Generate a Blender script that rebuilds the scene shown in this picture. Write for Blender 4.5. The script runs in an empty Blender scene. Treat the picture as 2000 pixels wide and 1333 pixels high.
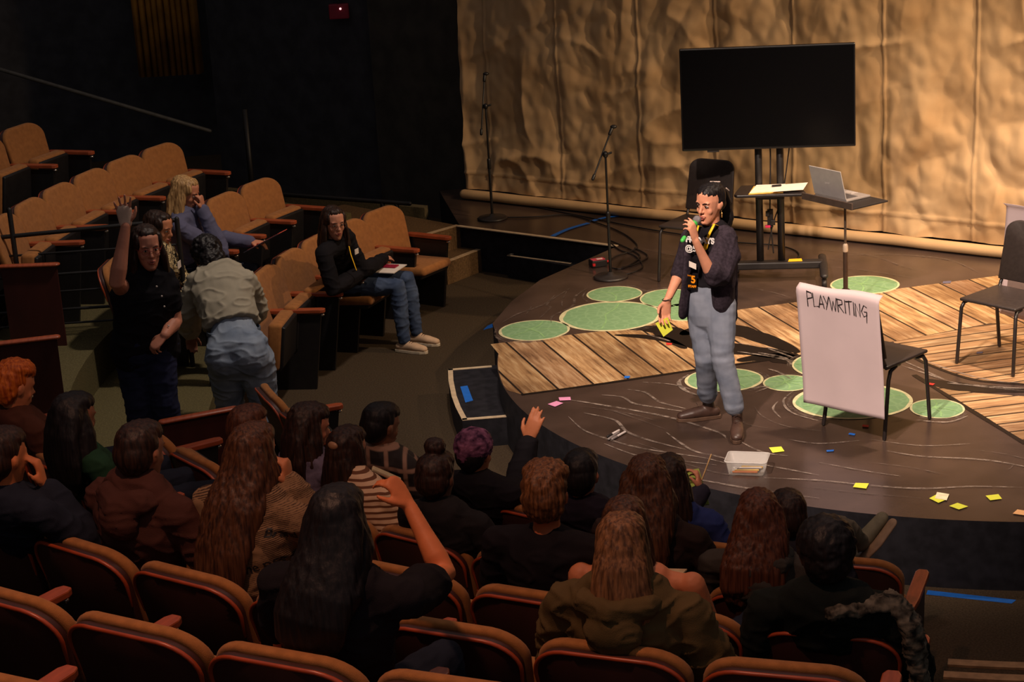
import bpy, bmesh, math, random
from mathutils import Vector, Matrix, noise
random.seed(7)
V = Vector
# ---------------------------------------------------------------- camera
PITCH, ROLL, FPX, HC = math.radians(17), math.radians(3.4), 3800.0, 4.1
fwd = V((0, math.cos(PITCH), -math.sin(PITCH))); u0 = V((0, math.sin(PITCH), math.cos(PITCH))); r0 = V((1, 0, 0))
cup = u0*math.cos(ROLL) + r0*math.sin(ROLL); crt = r0*math.cos(ROLL) - u0*math.sin(ROLL)
CAMP = V((0, 0, HC))
scene = bpy.context.scene; col = scene.collection
cd = bpy.data.cameras.new('camera'); cam = bpy.data.objects.new('camera', cd); col.objects.link(cam)
M3 = Matrix((crt, cup, -fwd)).transposed()
cam.matrix_world = Matrix.Translation(CAMP) @ M3.to_4x4()
cd.sensor_width = 36; cd.lens = FPX/2000*36; cd.clip_end = 200
scene.camera = cam
def ray(x, y): return (fwd*FPX + crt*(x-1000) - cup*(y-666.5)).normalized()
def G(x, y, z=0.0):            # point of the photo on the horizontal plane at height z
    d = ray(x, y); return CAMP + d*((z-HC)/d.z)
def PY(x, y, Y):               # point of the photo on the upright plane at distance Y
    d = ray(x, y); return CAMP + d*(Y/d.y)
# ---------------------------------------------------------------- view, world, lights
vs = scene.view_settings; vs.view_transform = 'Standard'; vs.look = 'None'; vs.gamma = 1; vs.use_curve_mapping = False
vs.exposure = 1.35
w = bpy.data.worlds.new('world'); scene.world = w; w.use_nodes = True
w.node_tree.nodes['Background'].inputs[0].default_value = (.95, .84, .84, 1)
w.node_tree.nodes['Background'].inputs[1].default_value = .058
def spot(name, loc, aim, power, color, size=60, blend=.6, rad=.15):
    l = bpy.data.lights.new(name, 'SPOT'); l.energy = power; l.color = color; l.spot_size = math.radians(size); l.spot_blend = blend; l.shadow_soft_size = rad
    o = bpy.data.objects.new(name, l); col.objects.link(o); o.location = loc
    o.rotation_euler = (V(aim)-V(loc)).to_track_quat('-Z', 'Y').to_euler(); return o
spot('stage_key_spotlight', (6.4, 8.2, 6.2), (4.0, 14.0, .6), 1000, (1.0, .72, .46), 46, .9, .12)
spot('stage_front_spotlight', (-1.5, 5.2, 7.4), (2.1, 12.2, .2), 1950, (1.0, .78, .64), 34, .9, .15)
spot('stage_top_spotlight', (3.6, 11.6, 7.5), (3.3, 12.7, 0), 1150, (1.0, .76, .56), 54, .9, .25)
spot('curtain_grazing_spotlight', (6.3, 11.9, 5.6), (3.0, 16.0, 1.2), 430, (1.0, .68, .40), 78, .9, .08)
spot('house_left_spotlight', (.3, 12.0, 6.8), (-2.4, 13.5, .3), 300, (1.0, .82, .68), 58, .9, .2)
spot('house_near_spotlight', (-1.2, 4.4, 6.6), (-1.1, 6.2, 1.2), 185, (1.0, .47, .28), 70, .9, .12)
spot('house_rear_spotlight', (2.2, 9.6, 6.8), (-.2, 8.6, .6), 46, (1.0, .62, .46), 74, .9, .25)
# ---------------------------------------------------------------- materials
MATS = {}
def srgb(r, g, b):
    f = lambda c: (c/255/12.92) if c/255 <= .04045 else ((c/255+.055)/1.055)**2.4
    return (f(r), f(g), f(b), 1)
def mat(name, rgb, rough=.7, metal=0, var=.15, scale=20, bump=0, bscale=60, stretch=(1, 1, 1), spec=.4, trans=0, emit=0, alpha=1, rgb2=None, sheen=0):
    if name in MATS: return MATS[name]
    m = bpy.data.materials.new(name); m.use_nodes = True; nt = m.node_tree; b = nt.nodes['Principled BSDF']
    c = srgb(*rgb); b.inputs['Roughness'].default_value = rough; b.inputs['Metallic'].default_value = metal
    b.inputs['Specular IOR Level'].default_value = spec
    b.inputs['Transmission Weight'].default_value = trans; b.inputs['Alpha'].default_value = alpha
    if sheen: b.inputs['Sheen Weight'].default_value = sheen
    tc = nt.nodes.new('ShaderNodeTexCoord'); mp = nt.nodes.new('ShaderNodeMapping'); mp.inputs['Scale'].default_value = stretch
    nt.links.new(tc.outputs['Object'], mp.inputs[0])
    nz = nt.nodes.new('ShaderNodeTexNoise'); nz.inputs['Scale'].default_value = scale; nz.inputs['Detail'].default_value = 5
    nt.links.new(mp.outputs[0], nz.inputs['Vector'])
    cr = nt.nodes.new('ShaderNodeValToRGB'); nt.links.new(nz.outputs['Fac'], cr.inputs[0])
    c2 = srgb(*rgb2) if rgb2 else tuple(min(1, x*(1+var)) for x in c[:3])+(1,)
    c1 = c if rgb2 else tuple(x*(1-var) for x in c[:3])+(1,)
    cr.color_ramp.elements[0].position = .35; cr.color_ramp.elements[1].position = .65
    cr.color_ramp.elements[0].color = c1; cr.color_ramp.elements[1].color = c2
    nt.links.new(cr.outputs[0], b.inputs['Base Color'])
    if bump:
        n2 = nt.nodes.new('ShaderNodeTexNoise'); n2.inputs['Scale'].default_value = bscale; n2.inputs['Detail'].default_value = 4
        nt.links.new(mp.outputs[0], n2.inputs['Vector'])
        bp = nt.nodes.new('ShaderNodeBump'); bp.inputs['Strength'].default_value = bump; bp.inputs['Distance'].default_value = .01
        nt.links.new(n2.outputs['Fac'], bp.inputs['Height']); nt.links.new(bp.outputs[0], b.inputs['Normal'])
    if emit:
        b.inputs['Emission Color'].default_value = c; b.inputs['Emission Strength'].default_value = emit
    MATS[name] = m; return m
def wavemat(name, rgb, rgb2, scale, axis='Z', rough=.8, dist=1.0, thr=.5, bump=0):
    if name in MATS: return MATS[name]
    m = bpy.data.materials.new(name); m.use_nodes = True; nt = m.node_tree; b = nt.nodes['Principled BSDF']; b.inputs['Roughness'].default_value = rough
    b.inputs['Specular IOR Level'].default_value = .25
    tc = nt.nodes.new('ShaderNodeTexCoord'); wv = nt.nodes.new('ShaderNodeTexWave'); wv.bands_direction = axis; wv.inputs['Scale'].default_value = scale; wv.inputs['Distortion'].default_value = dist
    nt.links.new(tc.outputs['Object'], wv.inputs[0]); cr = nt.nodes.new('ShaderNodeValToRGB'); nt.links.new(wv.outputs['Fac'], cr.inputs[0])
    e = cr.color_ramp.elements; e[0].color = srgb(*rgb); e[1].color = srgb(*rgb2); e[0].position = thr-.06; e[1].position = thr+.06
    nt.links.new(cr.outputs[0], b.inputs['Base Color']); MATS[name] = m; return m
# ---------------------------------------------------------------- object helpers
def tag(o, label, cat, group=None, kind=None):
    if label: o['label'] = label
    if cat: o['category'] = cat
    if group: o['group'] = group
    if kind: o['kind'] = kind
    return o
def empty(name, loc, rz=0, label=None, cat=None, group=None):
    o = bpy.data.objects.new(name, None); col.objects.link(o); o.location = loc; o.rotation_euler = (0, 0, rz); o.empty_display_size = .1
    return tag(o, label, cat, group)
def link(name, me, m, parent=None, smooth=True, lab=None, world=False):
    """link a mesh; vertices are local to the parent unless world=True"""
    ob = bpy.data.objects.new(name, me); col.objects.link(ob)
    if m is not None:
        me.materials.clear()
        for q in (m if isinstance(m, (list, tuple)) else [m]): me.materials.append(q)
    for p in me.polygons: p.use_smooth = smooth
    if parent:
        ob.parent = parent
        if world:
            pm = Matrix.Translation(parent.location) @ parent.rotation_euler.to_matrix().to_4x4()
            me.transform(pm.inverted())
    if lab: ob['label'] = lab
    return ob
def centre(ob):
    """put a top-level mesh's origin at its own base"""
    vs_ = [v.co for v in ob.data.vertices]
    c = V((sum(v.x for v in vs_)/len(vs_), sum(v.y for v in vs_)/len(vs_), min(v.z for v in vs_)))
    ob.data.transform(Matrix.Translation(-c)); ob.location = c; return ob
class MB:
    def __init__(s): s.v = []; s.f = []
    def add(s, vf):
        n = len(s.v); s.v += [V(p) for p in vf[0]]; s.f += [tuple(i+n for i in f) for f in vf[1]]; return s
    def mesh(s, name='m', bevel=0, seg=2):
        me = bpy.data.meshes.new(name); me.from_pydata([tuple(p) for p in s.v], [], s.f)
        if bevel:
            bm = bmesh.new(); bm.from_mesh(me)
            bmesh.ops.bevel(bm, geom=[e for e in bm.edges if e.is_manifold and e.calc_face_angle(0) > .5], offset=bevel, segments=seg, affect='EDGES', profile=.5, clamp_overlap=True)
            bm.to_mesh(me); bm.free()
        bm = bmesh.new(); bm.from_mesh(me); bmesh.ops.recalc_face_normals(bm, faces=bm.faces); bm.to_mesh(me); bm.free()
        return me
def box(c, s, R=None):
    R = R or Matrix.Identity(3); c = V(c); h = V(s)/2
    vs_ = [c + R @ V((x*h.x, y*h.y, z*h.z)) for z in (-1, 1) for y in (-1, 1) for x in (-1, 1)]
    return vs_, [(0, 2, 3, 1), (4, 5, 7, 6), (0, 1, 5, 4), (2, 6, 7, 3), (0, 4, 6, 2), (1, 3, 7, 5)]
def loft(pts, rad, side=None, n=12, cap=True, flat=False):
    """closed tube through pts, rad = r or (a, b) per point, a measured along side"""
    pts = [V(p) for p in pts]
    if not isinstance(rad, (list, tuple)) or (len(rad) == 2 and len(pts) != 2 and not isinstance(rad[0], (list, tuple))): rad = [rad]*len(pts)
    if len(pts) == 2 and isinstance(rad, (int, float)): rad = [rad]*2
    rad = [(r, r) if isinstance(r, (int, float)) else r for r in rad]
    P, Rr, Ts = [], [], []
    T0 = (pts[1]-pts[0]).normalized(); T1 = (pts[-1]-pts[-2]).normalized()
    if cap and not flat:
        k = (rad[0][0]+rad[0][1])/2
        for o_, s_ in ((1, .25), (.85, .55), (.5, .86)): P.append(pts[0]-T0*k*o_*.95); Rr.append((rad[0][0]*s_, rad[0][1]*s_)); Ts.append(T0)
    for i, p in enumerate(pts):
        t = T0 if i == 0 else T1 if i == len(pts)-1 else ((pts[i+1]-p).normalized()+(p-pts[i-1]).normalized())
        if t.length < 1e-6: t = T0
        P.append(p); Rr.append(rad[i]); Ts.append(t.normalized())
    if cap and not flat:
        k = (rad[-1][0]+rad[-1][1])/2
        for o_, s_ in ((.5, .86), (.85, .55), (1, .25)): P.append(pts[-1]+T1*k*o_*.95); Rr.append((rad[-1][0]*s_, rad[-1][1]*s_)); Ts.append(T1)
    vs_, fs = [], []; S = V(side) if side is not None else None
    if S is None: S = T0.orthogonal()
    for p, r, t in zip(P, Rr, Ts):
        s_ = S - t*S.dot(t)
        if s_.length < 1e-4: s_ = t.orthogonal()
        s_.normalize(); nn = t.cross(s_)
        if side is None: S = s_
        for j in range(n):
            a = 2*math.pi*j/n; vs_.append(p + s_*math.cos(a)*r[0] + nn*math.sin(a)*r[1])
    m_ = len(P)
    for i in range(m_-1):
        for j in range(n):
            a, b = i*n+j, i*n+(j+1) % n; fs.append((a, b, b+n, a+n))
    if cap: fs.append(tuple(range(n-1, -1, -1))); fs.append(tuple(range((m_-1)*n, m_*n)))
    return vs_, fs
def ell(c, r, R=None, nu=12, nv=8):
    R = R or Matrix.Identity(3); c = V(c); vs_ = [c + R @ V((0, 0, -r[2]))]; fs = []
    for i in range(1, nv):
        p = -math.pi/2 + math.pi*i/nv
        for j in range(nu):
            a = 2*math.pi*j/nu; vs_.append(c + R @ V((r[0]*math.cos(p)*math.cos(a), r[1]*math.cos(p)*math.sin(a), r[2]*math.sin(p))))
    vs_.append(c + R @ V((0, 0, r[2]))); L = len(vs_)-1
    for j in range(nu): fs.append((0, 1+(j+1) % nu, 1+j)); fs.append((L, L-nu+j, L-nu+(j+1) % nu))
    for i in range(nv-2):
        for j in range(nu):
            a, b = 1+i*nu+j, 1+i*nu+(j+1) % nu; fs.append((a, b, b+nu, a+nu))
    return vs_, fs
def lathe(c, prof, n=24):
    vs_, fs = [], []; c = V(c)
    for r, z in prof:
        for j in range(n): a = 2*math.pi*j/n; vs_.append(c + V((r*math.cos(a), r*math.sin(a), z)))
    for i in range(len(prof)-1):
        for j in range(n):
            a, b = i*n+j, i*n+(j+1) % n; fs.append((a, b, b+n, a+n))
    fs.append(tuple(range(n-1, -1, -1))); fs.append(tuple(range((len(prof)-1)*n, len(prof)*n)))
    return vs_, fs
def prism(poly, z0, z1):
    n = len(poly); vs_ = [V((p[0], p[1], z0)) for p in poly] + [V((p[0], p[1], z1)) for p in poly]
    fs = [tuple(range(n-1, -1, -1)), tuple(range(n, 2*n))] + [(i, (i+1) % n, (i+1) % n+n, i+n) for i in range(n)]
    return vs_, fs
def slab(quad, th, nrm=None):
    """flat polygon in space given thickness th along its normal"""
    q = [V(p) for p in quad]; nrm = nrm or (q[1]-q[0]).cross(q[2]-q[0]).normalized(); n = len(q)
    vs_ = q + [p + nrm*th for p in q]
    return vs_, [tuple(range(n-1, -1, -1)), tuple(range(n, 2*n))] + [(i, (i+1) % n, (i+1) % n+n, i+n) for i in range(n)]
def remesh(mb, voxel, smooth=4, disp=None):
    """fuse overlapping solids into one continuous surface"""
    me = mb.mesh('src'); ob = bpy.data.objects.new('tmp', me); col.objects.link(ob)
    md = ob.modifiers.new('r', 'REMESH'); md.mode = 'VOXEL'; md.voxel_size = voxel; md.use_smooth_shade = True
    if smooth: sm = ob.modifiers.new('s', 'SMOOTH'); sm.iterations = smooth; sm.factor = .5
    dg = bpy.context.evaluated_depsgraph_get(); out = bpy.data.meshes.new_from_object(ob.evaluated_get(dg))
    bpy.data.objects.remove(ob); bpy.data.meshes.remove(me)
    if disp:
        ns = [v.normal.copy() for v in out.vertices]
        for v, nn in zip(out.vertices, ns): v.co += nn*disp(v.co)
    out.update(); return out
def text(s, size, M, m, parent, name='lettering', ext=.0006, align='CENTER', bold=0):
    cu = bpy.data.curves.new('t', 'FONT'); cu.body = s; cu.size = size; cu.extrude = ext; cu.align_x = align; cu.align_y = 'CENTER'; cu.offset = bold
    ob = bpy.data.objects.new('t', cu); col.objects.link(ob)
    me = bpy.data.meshes.new_from_object(ob.evaluated_get(bpy.context.evaluated_depsgraph_get())); bpy.data.objects.remove(ob)
    me.transform(M); return link(name, me, m, parent, smooth=False)
def frame(x, y, z=None):
    x = V(x).normalized(); y = V(y); y = (y-x*y.dot(x)).normalized(); return Matrix((x, y, x.cross(y))).transposed()
def copy_tree(o, parent=None, first=True):
    c_ = o.copy(); col.objects.link(c_); c_.parent = parent
    for ch in [k for k in o.children]: copy_tree(ch, c_, False)
    return c_
# ================================================================ THE SETTING
CX, CY, RS = 3.25, 12.88, 3.363
FLOOR = -.4
RB = [5.2, 6.07, 6.94, 7.81, 8.68, 9.55]
ZF = [-.4, -.11, .18, .46, .75, 1.04]
def pol(r, a, z=0.0): a = math.radians(a); return V((CX+r*math.cos(a), CY+r*math.sin(a), z))
def structure(name, me, m, smooth=False):
    o = link(name, me, m, smooth=smooth); o['kind'] = 'structure'; return o
carpet = mat('carpet', (72, 60, 46), .95, var=.25, scale=90, bump=.3, bscale=300, spec=.1)
carpet_dk = mat('dark_carpet', (52, 46, 38), .95, var=.25, scale=90, bump=.3, bscale=300, spec=.1)
black_wall = mat('black_paint', (62, 62, 66), .8, var=.2, scale=6, spec=.2)
stage_black = mat('black_stage_side', (32, 31, 36), .8, var=.3, scale=14, spec=.2)
structure('floor', MB().add(box((0, 12, FLOOR-.05), (26, 30, .1))).mesh(), carpet)
def sector(r0_, r1_, a0, a1, z0, z1, n=60):
    pts = [pol(r1_, a0+(a1-a0)*i/n) for i in range(n+1)] + [pol(r0_, a1-(a1-a0)*i/n) for i in range(n+1)]
    v = [V((p.x, p.y, z0)) for p in pts] + [V((p.x, p.y, z1)) for p in pts]; N = len(pts); f = []
    for i in range(n):
        j = N-1-i
        f.append((i, i+1, j-1, j)); f.append((i+N, j+N, j-1+N, i+1+N))
    for i in range(N): k = (i+1) % N; f.append((i, i+N, k+N, k))
    return v, f
for k in range(1, 6):
    structure('seating_platform', MB().add(sector(RB[k]-.72, RB[k]+.15 if k < 5 else 13.5, 138 if k < 3 else 152, 292, FLOOR, ZF[k])).mesh(), mat('olive_carpet', (96, 88, 60), .95, var=.25, scale=90, bump=.3, bscale=300, spec=.1) if k < 3 else carpet_dk)
# walls
structure('wall_back', MB().add(box((-2, 23.2, 4), (26, .2, 9))).mesh(), black_wall)
structure('wall_left', MB().add(box((-9.6, 12, 4), (.2, 24, 9))).mesh(), black_wall)
structure('wall_right', MB().add(box((9.6, 12, 3), (.2, 24, 7))).mesh(), black_wall)
# masking walls beside the backdrop
pa = PY(905, 200, 18.6); pb = PY(735, 200, 19.6); pc = PY(420, 200, 21.0)
mw = MB().add(prism([(pa.x, 18.75), (pa.x, 18.9), (pb.x, 19.8), (pb.x-.02, 19.65)], FLOOR, 7)); structure('wall_masking', mw.mesh(), mat('masking_panel', (70, 66, 60), .85, var=.2, scale=5, spec=.2))
mw = MB().add(prism([(pb.x, 19.75), (pb.x, 19.9), (pc.x, 21.3), (pc.x-.02, 21.15)], FLOOR, 7)); structure('wall_masking_far', mw.mesh(), black_wall)
# stage: one solid platform, painted top
seg = [pol(RS, a) for a in range(173, 346, 2)]
edge_l = [G(1208, 480), G(1055, 547), G(1000, 588), G(962, 632)]
top_poly = [V((p.x, p.y, 0)) for p in [G(898, 441)] + edge_l[:1] + edge_l[1:]] + seg + [V((7.0, 13.4, 0)), V((7.0, 14.4, 0)), V((-.2, 18.62, 0)), V((-.62, 18.55, 0))]
stage = MB().add(prism([(p.x, p.y) for p in top_poly], FLOOR, 0))
floor_paint = mat('stage_floor_paint', (66, 52, 46), .27, var=.22, scale=3.0, bump=.04, bscale=40, spec=.6)
sm = stage.mesh(); so = link('stage_platform', sm, [floor_paint, stage_black], smooth=False)
tag(so, 'round black thrust stage painted with lily pads, ripples and a plank path', 'stage')
for p in sm.polygons: p.material_index = 0 if p.normal.z > .5 else 1
# --- painted surface of the stage
def inpaint(name, pts, z, m, th=.0008): return link(name, MB().add(prism([(p.x, p.y) for p in pts], z-th, z)).mesh(), m, so, smooth=False)
def cr(pts, k=8):
    out = []; P = [pts[0]]+list(pts)+[pts[-1]]
    for i in range(1, len(P)-2):
        a, b, c_, d = P[i-1:i+3]
        for t in range(k):
            t /= k; out.append(.5*((2*b)+(c_-a)*t+(2*a-5*b+4*c_-d)*t*t+(3*b-a-3*c_+d)*t**3))
    return out+[pts[-1]]
def ribbon(px, wid, z, taper=True, wn=0.3, sd=0, ground=True):
    P = cr([G(x, y) if ground else V((x, y, 0)) for x, y in px]); n = len(P); v, f = [], []
    for i, p in enumerate(P):
        t = (P[min(i+1, n-1)]-P[max(i-1, 0)]); t.z = 0; t.normalize(); s = V((-t.y, t.x, 0))
        wv = wid*(math.sin(math.pi*(i+.3)/(n-.4))**.6 if taper else 1)*(1+wn*noise.noise(V((i*.35, sd, 0))))
        wv = max(wv, .001); v += [V((p.x, p.y, z))+s*wv/2, V((p.x, p.y, z))-s*wv/2]
        if i: f.append((2*i-2, 2*i-1, 2*i+1, 2*i))
    return v, f
def clip(poly, n, d):
    out = []
    for i in range(len(poly)):
        a, b = poly[i], poly[(i+1) % len(poly)]; da, db = a.dot(n)-d, b.dot(n)-d
        if da >= 0: out.append(a)
        if (da >= 0) != (db >= 0): out.append(a+(b-a)*(da/(da-db)))
    return out
wood = bpy.data.materials.new('painted_planks'); wood.use_nodes = True; nt = wood.node_tree; b_ = nt.nodes['Principled BSDF']; b_.inputs['Roughness'].default_value = .5
uv = nt.nodes.new('ShaderNodeUVMap'); mp = nt.nodes.new('ShaderNodeMapping'); mp.inputs['Scale'].default_value = (1.2, 14, 1); nt.links.new(uv.outputs[0], mp.inputs[0])
nz = nt.nodes.new('ShaderNodeTexNoise'); nz.inputs['Scale'].default_value = 2.2; nz.inputs['Detail'].default_value = 8; nz.inputs['Roughness'].default_value = .65; nz.inputs['Distortion'].default_value = .3
nt.links.new(mp.outputs[0], nz.inputs[0]); rp = nt.nodes.new('ShaderNodeValToRGB'); nt.links.new(nz.outputs[0], rp.inputs[0])
rp.color_ramp.elements[0].position = .3; rp.color_ramp.elements[0].color = srgb(120, 88, 62); rp.color_ramp.elements[1].position = .72; rp.color_ramp.elements[1].color = srgb(232, 204, 164)
e_ = rp.color_ramp.elements.new(.5); e_.color = srgb(190, 150, 108)
at = nt.nodes.new('ShaderNodeAttribute'); at.attribute_name = 'tone'; mx = nt.nodes.new('ShaderNodeMix'); mx.data_type = 'RGBA'; mx.blend_type = 'MULTIPLY'; mx.inputs[0].default_value = 1
nt.links.new(rp.outputs[0], mx.inputs[6]); nt.links.new(at.outputs['Color'], mx.inputs[7])
n3 = nt.nodes.new('ShaderNodeTexNoise'); n3.inputs['Scale'].default_value = 1.6; n3.inputs['Detail'].default_value = 3; tcw = nt.nodes.new('ShaderNodeTexCoord'); nt.links.new(tcw.outputs['Object'], n3.inputs[0])
r3 = nt.nodes.new('ShaderNodeValToRGB'); r3.color_ramp.elements[0].position = .36; r3.color_ramp.elements[0].color = (.42, .36, .34, 1); r3.color_ramp.elements[1].position = .55; nt.links.new(n3.outputs[0], r3.inputs[0])
mx2 = nt.nodes.new('ShaderNodeMix'); mx2.data_type = 'RGBA'; mx2.blend_type = 'MULTIPLY'; mx2.inputs[0].default_value = .75
nt.links.new(mx.outputs[2], mx2.inputs[6]); nt.links.new(r3.outputs[0], mx2.inputs[7]); nt.links.new(mx2.outputs[2], b_.inputs['Base Color'])
def planks(name, poly_px, la, lb, width, gap=.016, z=.0018):
    """paint boards running along the line la-lb inside a polygon"""
    poly = [V((p.x, p.y, 0)) for p in (q if isinstance(q, Vector) else G(*q) for q in poly_px)]
    A, B = G(*la), G(*lb); t = (B-A); t.z = 0; t.normalize(); s = V((-t.y, t.x, 0)); d0 = A.dot(s)
    ds = [p.dot(s) for p in poly]; i0 = int(math.floor((min(ds)-d0)/width)); i1 = int(math.ceil((max(ds)-d0)/width))
    v, f, tone, uvs = [], [], [], []
    for i in range(i0, i1+1):
        q = clip(poly, s, d0+i*width+gap/2); q = clip(q, -s, -(d0+(i+1)*width-gap/2)) if len(q) > 2 else q
        if len(q) < 3: continue
        ts = [p.dot(t) for p in q]; cuts = [min(ts)]
        L = random.uniform(1.2, 2.4)
        while cuts[-1]+L < max(ts)-.3: cuts.append(cuts[-1]+L); L = random.uniform(1.4, 2.6)
        cuts.append(max(ts))
        for c0, c1 in zip(cuts, cuts[1:]):
            qq = clip(q, t, c0+.002); qq = clip(qq, -t, -(c1-.002)) if len(qq) > 2 else qq
            if len(qq) < 3: continue
            n = len(v); v += [(p.x, p.y, z) for p in qq]; f.append(tuple(range(n, n+len(qq))))
            g_ = random.uniform(.62, 1.0); tone.append((g_, g_*random.uniform(.93, 1), g_*random.uniform(.85, .98), 1)); o_ = random.uniform(0, 50); uvs.append([(p.dot(t)+o_, p.dot(s)+o_) for p in qq])
    me = bpy.data.meshes.new(name); me.from_pydata(v, [], f); ca = me.color_attributes.new('tone', 'FLOAT_COLOR', 'CORNER'); ul = me.uv_layers.new(name='UVMap')
    for p, tc_, uu in zip(me.polygons, tone, uvs):
        for li, u_ in zip(p.loop_indices, uu): ca.data[li].color = tc_; ul.data[li].uv = u_
    return link(name, me, wood, so, smooth=False)
arc_a = [pol(RS-.005, a) for a in range(174, 194, 2)]
i1_ = min(range(len(arc_a)), key=lambda i: (arc_a[i]-G(960, 672)).length); i2_ = min(range(len(arc_a)), key=lambda i: (arc_a[i]-G(1018, 770)).length)
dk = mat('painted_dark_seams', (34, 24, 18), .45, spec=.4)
pathA = [(958, 673), (1180, 647), (1440, 606), (1690, 573), (1935, 541), (2010, 531), (2060, 640), (1935, 632), (1745, 668), (1700, 672), (1545, 697), (1355, 722), (1180, 748), (1018, 771)]
pathA = [G(*q) for q in pathA] + [p for p in reversed(arc_a[i1_+1:i2_])]
inpaint('painted_path_ground', pathA, .0012, dk)
planks('painted_plank_path', pathA, (990, 671), (1086, 757), .245)
pathB = [(1745, 668), (1940, 633), (2060, 640), (2100, 752), (2000, 750), (1900, 742), (1812, 712), (1760, 692)]
inpaint('painted_path_ground', [G(*q) for q in pathB], .0012, dk)
planks('painted_plank_path', pathB, (1760, 700), (2000, 668), .15)
pathC = [(1785, 735), (1900, 768), (2000, 775), (2080, 775), (2100, 920), (2003, 866), (1885, 795)]
inpaint('painted_path_ground', [G(*q) for q in pathC], .0012, dk)
planks('painted_plank_path', pathC, (1850, 790), (2000, 772), .15)
pad_g = bpy.data.materials.new('lily_pad_green'); pad_g.use_nodes = True; nt = pad_g.node_tree; b_ = nt.nodes['Principled BSDF']; b_.inputs['Roughness'].default_value = .6
tc = nt.nodes.new('ShaderNodeTexCoord'); vr = nt.nodes.new('ShaderNodeTexVoronoi'); vr.feature = 'DISTANCE_TO_EDGE'; vr.inputs['Scale'].default_value = 14; nt.links.new(tc.outputs['Object'], vr.inputs['Vector'])
r1 = nt.nodes.new('ShaderNodeValToRGB'); nt.links.new(vr.outputs['Distance'], r1.inputs[0]); r1.color_ramp.elements[0].color = srgb(126, 160, 118); r1.color_ramp.elements[1].color = srgb(112, 148, 106); r1.color_ramp.elements[1].position = .12
nt.links.new(r1.outputs[0], b_.inputs['Base Color'])
cream = mat('painted_cream_line', (196, 190, 150), .6); white_l = mat('painted_white_ripple', (150, 136, 126), .5, var=.35, scale=9); dim_l = mat('painted_grey_ripple', (108, 94, 86), .5, var=.3, scale=9)
for m_, lo_ in ((white_l, .40), (dim_l, .44)):      # the paint is dry-brushed: broken, thin in places
    t_ = m_.node_tree; n_ = t_.nodes.new('ShaderNodeTexNoise'); n_.inputs['Scale'].default_value = 13; n_.inputs['Detail'].default_value = 7; n_.inputs['Roughness'].default_value = .75
    k_ = t_.nodes.new('ShaderNodeTexCoord'); t_.links.new(k_.outputs['Object'], n_.inputs[0]); c_ = t_.nodes.new('ShaderNodeValToRGB'); t_.links.new(n_.outputs[0], c_.inputs[0])
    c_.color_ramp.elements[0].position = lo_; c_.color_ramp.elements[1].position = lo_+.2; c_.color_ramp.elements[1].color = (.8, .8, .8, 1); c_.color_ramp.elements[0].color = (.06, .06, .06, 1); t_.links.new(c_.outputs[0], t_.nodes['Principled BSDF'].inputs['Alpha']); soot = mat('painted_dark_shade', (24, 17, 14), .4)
def pad(x0, x1, y0, y1, tilt=0, veins=5, sd=0, notch=0.0):
    c_ = G((x0+x1)/2, (y0+y1)/2); rx = (G(x1, (y0+y1)/2)-G(x0, (y0+y1)/2)).length/2; ry = (G((x0+x1)/2, y0)-G((x0+x1)/2, y1)).length/2
    def ring(k, w_=.0):
        return [V((c_.x+math.cos(a)*rx*k*(1+w_*noise.noise(V((math.cos(a)*2.5+sd, math.sin(a)*2.5, sd)))), c_.y+math.sin(a)*ry*k*(1+w_*noise.noise(V((math.cos(a)*2.5+sd, math.sin(a)*2.5, sd)))), 0)) for a in [2*math.pi*i/64 for i in range(64)]]
    o = inpaint('painted_lily_pad', ring(1.0), .003, cream); inner = MB().add(prism([(p.x, p.y) for p in ring(.93, .05)], .003, .0036)).mesh()
    link('pad_leaf', inner, pad_g, o, smooth=False)
    vb = MB(); h = (c_.x-rx*.1, c_.y+ry*.1)
    for i in range(veins):
        a = 2*math.pi*i/veins+sd; e = (c_.x+math.cos(a)*rx*.86, c_.y+math.sin(a)*ry*.86)
        vb.add(ribbon([h, ((h[0]+e[0])/2+.02, (h[1]+e[1])/2), e], .011, .0042+.0002*i, False, ground=False))
    link('pad_vein', vb.mesh(), mat('lily_pad_vein', (128, 168, 112), .6), o, smooth=False)
    sh = MB()
    for k, th in ((1.07, .03), (1.15, .015)):
        a0 = sd+3.4; P = [(c_.x+math.cos(a0+t*.28)*rx*k, c_.y+math.sin(a0+t*.28)*ry*k) for t in range(8)]
        sh.add(ribbon(P, th, .0025, ground=False, sd=sd))
    link('pad_outline_ripple', sh.mesh(), dim_l, o, smooth=False)
for i, q in enumerate([(975, 1112, 626, 666), (1093, 1292, 589, 647), (1146, 1254, 560, 590), (1250, 1362, 565, 602), (1285, 1400, 592, 628), (1621, 1757, 539, 575), (1337, 1491, 720, 766), (1490, 1586, 733, 765), (1547, 1660, 692, 738), (1547, 1783, 750, 819), (1777, 1884, 780, 818)]):
    pad(*q, veins=[5, 2, 3, 3, 4, 6, 5, 7, 5, 6, 6][i], sd=i*1.3)
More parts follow.
